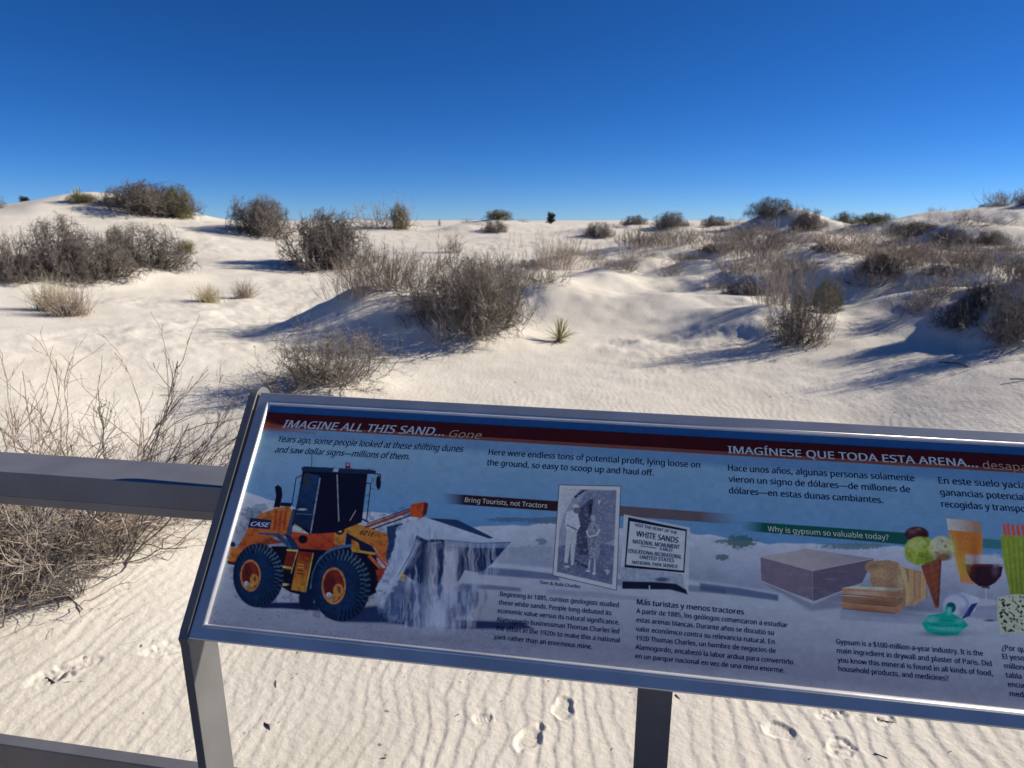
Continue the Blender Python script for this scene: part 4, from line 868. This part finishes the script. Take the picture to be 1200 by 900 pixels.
def sight(px, py):
    # range at which the sight line through (px, py) first meets the sand
    d = ray(px, py); k = RS / math.hypot(d[0], d[1]); P = EYE[None] + k[:, None] * d[None]
    below = ground_z(P[:, 0], P[:, 1]) > P[:, 2]
    return RS[int(np.argmax(below))] if below.any() else None
def place(kind, px, r, wpx, hpx, label, group=None, sink=0.0, rz=None, by=None):
    if by is not None:
        r2 = sight(px, by)
        if r2 is None or r2 > 52: r2 = r
        r = r2 + .22 * wpx * r2 / F
    a = math.atan2((px - 600) / F, math.cos(PITCH) + (450 - (by or 300)) / F * math.sin(PITCH)); x, y = r * math.sin(a), r * math.cos(a)
    nm, ct = KINDNAME[kind.rstrip('0123456789p')]
    k = (r * math.cos(a)) / F
    h = hpx * k; w = wpx * k
    o = empty(nm, (x, y, gz(x, y) - sink), random.uniform(0, 6.28) if rz is None else rz)
    if kind.startswith('yucca'): w /= 1.5
    o.scale = (w, w, h)
    tag(o, label, ct, group)
    for cname, me in PROTO[kind]: link(cname, me, o)
    return o
G_SKY = 'small clumps dotted along the skyline'
PLANTS = [
 ('dense0', 178, 41.5, 105, 34, 'broad grey shrub crowning the highest dune on the left skyline', 256),
 ('olive', 208, 41, 46, 32, 'olive green shrub at the right end of the shrub on the highest left dune', 257),
 ('sparse0', 130, 41, 40, 14, 'low pale twigs at the left foot of the broad skyline shrub', 244),
 ('yucca1', 93, 40, 22, 20, 'small yucca on the skyline left of the broad grey shrub', 241),
 ('olive', 100, 40, 40, 9, 'low olive plant hugging the ridge beside the small skyline yucca', 241),
 ('ever', 40, 48, 9, 9, 'tiny dark tree tip showing above the far left dune crest'),
 ('tangle0', -2, 40, 34, 16, 'brown shrub cut by the left picture edge on the skyline'),
 ('dense1', 306, 36, 82, 41, 'rounded grey shrub standing alone left of the big dark round shrub', 279),
 ('dense2', 385, 25, 112, 60, 'big dark round shrub behind the smooth dune crest', 318),
 ('tangle0', 74, 21.5, 100, 54, 'dark tangled shrub on the left mound, left of the brown tangle', 328),
 ('tangle1', 172, 21.8, 100, 46, 'brown tangled shrub on the left mound, right half of the thicket', 316),
 ('tangle1', 115, 20.8, 90, 48, 'low dark twigs hanging over the front of the left mound', 334),
 ('olive', 218, 22, 30, 17, 'small olive plant at the right end of the left mound thicket', 300),
 ('olive', 137, 23.5, 24, 28, 'yellowish plant poking up between the two tangled shrubs on the left mound', 296),
 ('wand0', 0, 21, 70, 40, 'pale brush cut by the left picture edge beside the left mound', 330),
 ('tangle0', 20, 20.3, 60, 22, 'low dark brush at the foot of the left mound by the picture edge', 334),
 ('tuftp', 84, 18, 52, 32, 'greyish dry tuft in front of the left mound', 372),
 ('tuft0', 62, 18.2, 40, 34, 'yellow grass tuft leaning on the greyish tuft before the left mound', 366),
 ('tuft1', 245, 19.4, 32, 19, 'left one of the two small yellow grass tufts on the smooth slope', 356),
 ('tuftp', 287, 19.8, 28, 19, 'right one of the two small grass tufts on the smooth slope', 351),
 ('sparse1', 455, 43, 74, 26, 'brown shrub on the skyline right of the big dark round shrub', 271),
 ('olive', 468, 43.5, 26, 27, 'olive plant rising behind the brown skyline shrub', 269),
 ('sparse0', 532, 33.5, 34, 20, 'small thin dry bush alone on the open sand below the skyline', 297),
 ('yucca0', 516, 49, 8, 8, 'tiny dark plant tip on the skyline left of the twin hummocks', 0.0),
 ('olive', 584, 47, 38, 11, 'brown plant capping the centre skyline hummock'),
 ('tangle0', 580, 40, 36, 12, 'dark twigs on the hummock just below the centre skyline', 273),
 ('ever', 645, 49.5, 9, 11, 'tiny dark stump-like tree on the skyline right of centre'),
 ('tangle1', 702, 38, 38, 15, 'dark low shrub on the first hummock right of the tiny skyline tree', 279),
 ('tangle0', 742, 42, 34, 10, 'flat dark shrub on the second skyline hummock right of centre'),
 ('tangle1', 783, 40, 44, 15, 'dark shrub on the hummock with grass wands before it'),
 ('tangle0', 835, 44, 36, 10, 'flat dark shrub just left of the tall right hand skyline dune'),
 ('wand1', 448, 12.9, 110, 40, 'pale brushy shrub on the left shoulder of the shaded central mound', 350),
 ('wand2', 418, 12.7, 66, 36, 'thin brush at the far left foot of the shaded central mound', 362),
 ('big', 548, 11.9, 152, 84, 'large grey twiggy shrub on the right end of the shaded central mound', 405),
 ('sparse1', 500, 12.7, 120, 40, 'grey brush on top of the central mound behind the large shrub', 352),
 ('scrag1', 572, 12.2, 96, 62, 'right flank shrub leaning from the central mound over sunlit sand', 392),
 ('wand1', 600, 16.2, 70, 30, 'short pale brush between the large central shrub and the next ridge', 340),
 ('wand2', 655, 17.2, 84, 34, 'pale reddish brush on the ridge right of the large central shrub', 318),
 ('sparse1', 640, 16.0, 58, 26, 'low brown twigs hanging on the shaded bank right of the central shrub', 336),
 ('scrag1', 385, 8.6, 150, 50, 'low brown twiggy shrub showing right above the sign frame', 462),
 ('yucca0', 656, 12.0, 46, 30, 'small spiky yucca alone on the open sand above the sign', 403),
 ('wand1', 745, 24, 60, 20, 'thin grass wands on the left end of the far right brush belt', 292),
 ('sparse0', 735, 19.5, 44, 22, 'thin dry bush casting a shadow left of the mid slope', 320),
 ('sparse0', 785, 18.5, 40, 20, 'small sparse bush at the right of the mid slope', 327),
 ('wand2', 790, 25, 80, 20, 'reddish grass wands behind the small sparse mid slope bush', 292),
 ('wand2', 850, 24, 90, 22, 'reddish wands in the middle of the brush belt under the tall skyline dune', 296),
 ('wand1', 880, 20.5, 90, 26, 'dry brush on the near edge of the belt under the tall skyline dune', 304),
 ('sparse1', 872, 17.0, 70, 36, 'brown brush behind the narrow dark shrub of the right hand mound', 334),
 ('wand1', 915, 15.5, 60, 36, 'pale brush on the crest just behind the narrow dark shrub', 338),
 ('scrag1', 935, 12.4, 74, 66, 'narrow dark shrub on the nose of the right hand mound', 408),
 ('olive', 966, 13.0, 44, 40, 'olive yellow plant pressed against the narrow dark shrub', 368),
 ('wand2', 905, 13.4, 60, 42, 'reddish twigs behind the left side of the narrow dark shrub', 360),
 ('tangle1', 868, 13.8, 52, 22, 'low dark twigs on the shaded bank left of the narrow dark shrub', 352),
 ('wand2', 985, 19.0, 100, 26, 'reddish brush on the crest between the two right hand mounds', 306),
 ('wand2', 1085, 18.0, 110, 32, 'tall reddish brush on the crest of the large shaded right mound', 330),
 ('sparse1', 1040, 18.4, 90, 28, 'tangled brown twigs with a bare arching branch on the shaded right mound', 312),
 ('wand0', 1140, 16.5, 60, 30, 'dry brush at the right end of the shaded mound crest', 330),
 ('sparse0', 1075, 13.0, 70, 34, 'twigs lying on the shaded face of the large right mound', 372),
 ('tangle1', 1030, 14.4, 50, 20, 'dark twigs on the top left of the large shaded right mound', 330),
 ('scrag1', 1182, 11.6, 84, 62, 'dark grey shrub at the right picture edge beside the shaded mound', 408),
 ('sparse1', 1165, 12.6, 60, 40, 'brown twigs rising behind the right edge shrub', 358),
 ('wand0', 1195, 17.5, 50, 30, 'pale brush high at the right picture edge', 336),
 ('tangle0', 905, 42, 64, 17, 'dark brush capping the tall right hand skyline dune', 260),
 ('tangle1', 945, 39.5, 44, 20, 'dark brush down the right side of the tall skyline dune', 272),
 ('sparse0', 880, 37, 60, 16, 'brown scrub in front of the tall skyline dune', 281),
 ('sparse1', 920, 34, 70, 18, 'brown scrub at the foot of the tall skyline dune', 290),
 ('tangle0', 985, 41, 34, 13, 'small dark clump in the skyline dip right of the tall dune'),
 ('olive', 1018, 38.5, 56, 13, 'olive brush on the skyline between the tall dune and the right dune'),
 ('tangle1', 1065, 39, 60, 15, 'dark brush at the left foot of the right hand skyline dune', 279),
 ('tangle0', 1112, 29.5, 52, 17, 'left dark clump on the sunny face of the right skyline dune', 291),
 ('tangle1', 1160, 30.5, 44, 14, 'right dark clump on the sunny face of the right skyline dune', 290),
 ('sparse1', 1130, 36, 80, 14, 'brown scrub on the upper face of the right skyline dune', 277),
 ('olive', 1155, 42, 40, 10, 'olive tuft line on top of the right skyline dune'),
 ('wand1', 1175, 41, 60, 15, 'grass wands on the top of the right skyline dune at the picture edge'),
 ('tangle0', 1200, 40, 34, 14, 'dark clump high on the right skyline dune at the picture edge'),
 ('sparse1', 1010, 14.0, 60, 26, 'thin twigs at the upper left edge of the large shaded right mound', 346),
 ('tangle0', 1120, 13.0, 60, 26, 'dark matted twigs low on the shaded face of the large right mound', 388),
 ('sparse0', 1100, 13.0, 70, 28, 'grey twigs mid way up the shaded face of the large right mound', 352),
 ('wand2', 1040, 14.0, 90, 24, 'fine reddish wands along the upper rim of the large right mound', 326),
 ('tangle1', 1150, 13.0, 54, 26, 'dark scrub between the shaded mound face and the right edge shrub', 366),
]
for t in PLANTS:
    place(*t[:6], None, by=t[6] if len(t) > 6 and t[6] > 1 else None)
G_BELT = 'scrub clumps in the right hand brush belt'
for px, r, w, h, lb in (
    (770, 46, 20, 6, 'faint low clump on the skyline between the second and third hummocks right of centre'), (805, 43, 22, 7, 'low skyline clump just right of the hummock with grass wands before it'),
    (722, 47, 18, 5, 'speck of brush on the skyline between the first two hummocks right of centre'), (860, 46, 22, 7, 'low skyline clump touching the left foot of the tall right hand dune'),
    (1000, 44, 20, 7, 'small brush clump on the skyline just past the right end of the tall dune'), (1035, 44, 18, 7, 'small clump at the right tip of the olive skyline brush'),
    (548, 49, 20, 5, 'faint speck of brush on the skyline left of the centre hummock'), (612, 50, 20, 4, 'faint flat speck of brush on the skyline right of the centre hummock'),
    (1090, 41, 24, 8, 'low clump on the left rising edge of the right hand skyline dune')):
    place('sparse%d' % (int(px) % 2), px, r, w, h, lb, G_SKY)
for px, r, w, h, lb in (
    (812, 22, 34, 12, 'low scrub clump at the left end of the near edge of the brush belt'), (838, 17.5, 36, 16, 'dry scrub clump up and left of the brown brush behind the narrow dark shrub'),
    (700, 24, 30, 12, 'small scrub clump left of the long grass wands, nearest the centre'), (765, 30, 40, 12, 'far scrub clump behind the left end of the reddish wands'),
    (815, 32, 40, 11, 'far scrub clump below the flat dark skyline shrub'), (860, 30, 44, 13, 'scrub clump low in front of the left foot of the tall skyline dune'),
    (900, 27, 50, 15, 'scrub clump centred right under the tall skyline dune'), (945, 24, 50, 16, 'scrub clump directly above the olive yellow plant in the belt'),
    (990, 24, 50, 15, 'scrub clump above the reddish brush between the two right hand mounds'), (1030, 26, 46, 13, 'scrub clump under the olive skyline brush'),
    (1130, 20, 46, 18, 'scrub clump behind the tall reddish brush, right half'), (1180, 22, 40, 15, 'scrub clump near the right edge above the pale brush'),
    (960, 30, 40, 12, 'far scrub clump in the dip right of the tall skyline dune'), (1075, 26, 40, 12, 'scrub clump on the slope below the right hand skyline dune')):
    place('sparse%d' % (int(px) % 2), px, r, w, h, lb, G_BELT)

# brush growing on the crests of the right hand hummocks
WHERE = ['left of the pale reddish ridge brush', 'behind the thin grass wands', 'above the small sparse mid slope bush', 'behind the reddish wands of the belt', 'just behind the brown brush of the right mound', 'under the middle of the belt',
         'up and right of the olive yellow plant', 'right of the scrub above the olive plant', 'far back between the two right mounds', 'on the left shoulder behind the large right mound', 'behind the tall reddish crest brush', 'close behind the large right mound',
         'far behind the right mound', 'left of the right edge shrub, further back', 'high at the right edge', 'beyond the right picture edge', 'in the back rows under the tall dune', 'in the back rows right of the tall dune',
         'back row above the mound gap', 'back row under the right skyline dune', 'back row right of the centre skyline tree', 'back row near the right picture edge', 'behind the pale reddish ridge brush', 'behind the large central shrub, to its right']
for i, (px, r, h, sx, sr) in enumerate(HUMMOCKS[:24]):
    if px > 1210: continue
    k = F / r; place(('wand2', 'sparse1', 'wand1', 'tangle0')[i % 4], px + 6, r, 2.0 * sx * k * .75, .24 * k, ('reddish wands', 'brown scrub', 'pale wands', 'dark scrub')[i % 4] + ' topping a small sand hummock ' + WHERE[i], 'brush on small hummocks', sink=.04)

# near shrub at the left edge: woody base, long branching wands, trailing twigs
def near_shrub(name, label, px, r, parts_fn, rz=0):
    a = math.atan2((px - 600) / F, math.cos(PITCH)); x, y = (r * math.sin(a), r * math.cos(a)) if r < 50 else ground_hit(px, r)
    o = empty(name, (x, y, gz(x, y)), rz); tag(o, label, 'shrub')
    for n_, me in parts_fn(): link(n_, me, o)
    return o
def big_left():
    g = np.random.default_rng(900); n = 130
    st = np.c_[g.normal(0, .26, n), g.normal(0, .26, n), np.full(n, -.05)]
    D = dome_dirs(n, 0, 62, g); P0 = grow(st, D, g.uniform(.6, 1.15, n), 9, .20, .0, 901)
    s, d, _ = kids(P0, 8, .6, .12, 902); P1 = grow(s, d, g.uniform(.18, .5, len(s)), 7, .24, .02, 903)
    s, d, _ = kids(P1, 4, .6, .1, 904); P2 = grow(s, d, g.uniform(.06, .20, len(s)), 4, .25, .03, 905)
    m = 24
    st = np.c_[g.normal(.1, .45, m), g.normal(0, .3, m), np.full(m, .2)]
    D = dome_dirs(m, 52, 85, g); W0 = grow(st, D, g.uniform(.75, 1.25, m), 12, .13, .05, 906)
    s, d, _ = kids(W0, 5, .40, .35, 907); W1 = grow(s, d, g.uniform(.12, .42, len(s)), 6, .16, .08, 908)
    s, d, _ = kids(W1, 2, .40, .3, 909); W2 = grow(s, d, g.uniform(.03, .14, len(s)), 3, .2, .05, 910)
    return [('stems', np_mesh('stems', *tubes(P0, .0065, .003, 5), M_TWIG, True)), ('twigs', np_mesh('twigs', *cat([tubes(P1, .0028, .0016, 4), tubes(P2, .0017, .001)]), M_TWIG_PALE)),
            ('wands', np_mesh('wands', *cat([tubes(W0, .0050, .0022, 5), tubes(W1, .0025, .0014, 4), tubes(W2, .0016, .0012)]), M_TWIG_RED))]
near_shrub('sprawling_shrub', 'bare tangled shrub at the left edge, behind and below the railing', -6, 4.95, big_left)
def leaning():
    g = np.random.default_rng(930); m = 10
    st = np.c_[g.normal(0, .06, m), g.normal(0, .06, m), np.full(m, 0.0)]
    D = norm(np.c_[g.normal(.62, .22, m), g.normal(0, .2, m), np.ones(m)]); W0 = grow(st, D, g.uniform(1.0, 1.5, m), 14, .085, .0, 931)
    s, d, _ = kids(W0, 9, .32, .38, 932); W1 = grow(s, d + np.array([.25, 0, .1]), g.uniform(.15, .5, len(s)), 7, .12, .03, 933)
    s, d, _ = kids(W1, 3, .35, .3, 934); W2 = grow(s, d, g.uniform(.04, .16, len(s)), 4, .16, .05, 935)
    return [('stems', np_mesh('stems', *tubes(W0, .0062, .0026, 6), M_TWIG, True)), ('twigs', np_mesh('twigs', *cat([tubes(W1, .0028, .0015, 4), tubes(W2, .0016, .0011)]), M_TWIG))]
near_shrub('leaning_shrub', 'bare branch fan leaning right above the railing near the sign', 112, 4.6, leaning)
def trailing(seed, spread, L, el, dirx=.6, n=34, mat=None):
    def f():
        g = np.random.default_rng(seed)
        st = np.c_[g.normal(0, spread * .3, n), g.normal(0, spread * .3, n), np.full(n, .0)]
        D = dome_dirs(n, *el, g); D[:, 0] += dirx; P0 = grow(st, D, g.uniform(.5, 1.0, n) * L, 9, .18, -.02, seed + 1)
        P0[..., 2] = np.maximum(P0[..., 2], .012)
        s, d, _ = kids(P0, 8, .6, .15, seed + 2); P1 = grow(s, d, g.uniform(.08, .30, len(s)) * L * 1.4, 6, .22, .03, seed + 3)
        s, d, _ = kids(P1, 3, .6, .1, seed + 4); P2 = grow(s, d, g.uniform(.04, .12, len(s)), 3, .25, .03, seed + 5)
        for Q in (P1, P2): Q[..., 2] = np.maximum(Q[..., 2], .005)
        return [('stems', np_mesh('stems', *tubes(P0, .0045, .002, 4), M_TWIG)), ('twigs', np_mesh('twigs', *cat([tubes(P1, .0020, .0012), tubes(P2, .0013, .0009)]), mat or M_TWIG))]
    return f
near_shrub('low_shrub', 'low arching twigs showing just under the railing beside the sign', 120, 655, trailing(950, .35, .55, (5, 45), .5, 26, M_TWIG_PALE))
near_shrub('low_shrub', 'wispy reddish twigs on sunlit sand above the railing next to the sign', 215, 5.6, trailing(970, 1.0, .75, (5, 55), .2, 60, M_TWIG_RED))
near_shrub('dead_branch', 'bundle of thin dead branches trailing down the sand, lowest at the left edge', 18, 728, trailing(1010, .22, .48, (2, 24), .5, 13))
near_shrub('upright_sprout', 'small sprout of upright thin stalks at the end of a trailing branch, left foreground', 96, 722, trailing(1030, .05, .30, (58, 88), -.1, 9))

# ------------------------------------------------------------------ things lying on the sand
def stick(label, px, py, pts, rad, name='twig'):
    x, y = ground_hit(px, py); o = empty(name, (x, y, gz(x, y) + float(detail_z(np.array([x]), np.array([y]))[0]) - .006)); tag(o, label, 'twig')
    vs = []
    for k, (pl, r) in enumerate(zip(pts, rad)):
        P = np.array([pl], float); P = P + np.random.default_rng(k).normal(0, .0008, P.shape)
        me = np_mesh('stick', *tubes(P, r, r * .7, 6), M_STEM); link('stick', me, o)
    return o
stick('forked dead twig lying beside the footprint at the lower left', 64, 808, [[(-.055, .03, .004), (-.02, .012, .005), (.03, -.02, .006)], [(.03, -.02, .006), (.05, -.012, .006), (.085, -.002, .008)], [(.028, -.02, .006), (.036, .03, .012), (.04, .07, .016)]], [.007, .0035, .003])
stick('short dark twig upright in the ripples below the left end of the sign', 323, 803, [[(-.01, .03, .004), (0, 0, .006), (.008, -.025, .004)]], [.004])
stick('dark twig curl in a hollow right of the left sign post', 314, 852, [[(-.02, .02, .006), (0, .01, .012), (.015, -.02, .004)], [(-.03, .03, .004), (-.01, .012, .010)]], [.005, .004])
stick('tiny forked straw on the ripples under the right end of the sign', 1037, 844, [[(-.03, .03, .004), (-.02, 0, .004)], [(-.02, 0, .004), (.04, -.02, .008)]], [.0025, .0025])
stick('short dark twig beside the trampled print under the sign, lower right', 1032, 886, [[(-.02, .012, .004), (.02, -.015, .006)]], [.004])
stick('dark curved twig on open sand above the right end of the sign', 1120, 464, [[(-.12, .25, .01), (0, .1, .03), (.1, -.3, .01)]], [.012])
stick('long thin twig lying at the right edge above the sign', 1190, 491, [[(-.12, .05, .01), (0, 0, .02), (.25, -.05, .01)]], [.008])
# specks of plant litter scattered over the sand
g = np.random.default_rng(77); n = 700
rr = np.exp(g.uniform(math.log(2.0), math.log(13), n)); aa = np.radians(g.uniform(-40, 40, n)); X, Y = rr * np.sin(aa), rr * np.cos(aa); Z = ground_z(X, Y) + detail_z(X, Y) + .002
P = np.zeros((n, 3, 3)); th = g.uniform(0, 6.28, n); L = g.gamma(1.6, .0022, n) * (1 + rr * .10)
for k, s in enumerate((-1, 0, 1)): P[:, k] = np.c_[X + s * L * np.cos(th), Y + s * L * np.sin(th), Z + (.002 if k == 1 else 0)]
litter = link('plant_litter', np_mesh('plant_litter', *tubes(P, L * .25, L * .12), M_STEM)); tag(litter, 'specks of broken twig and plant litter strewn over the sand', 'litter', kind='stuff')
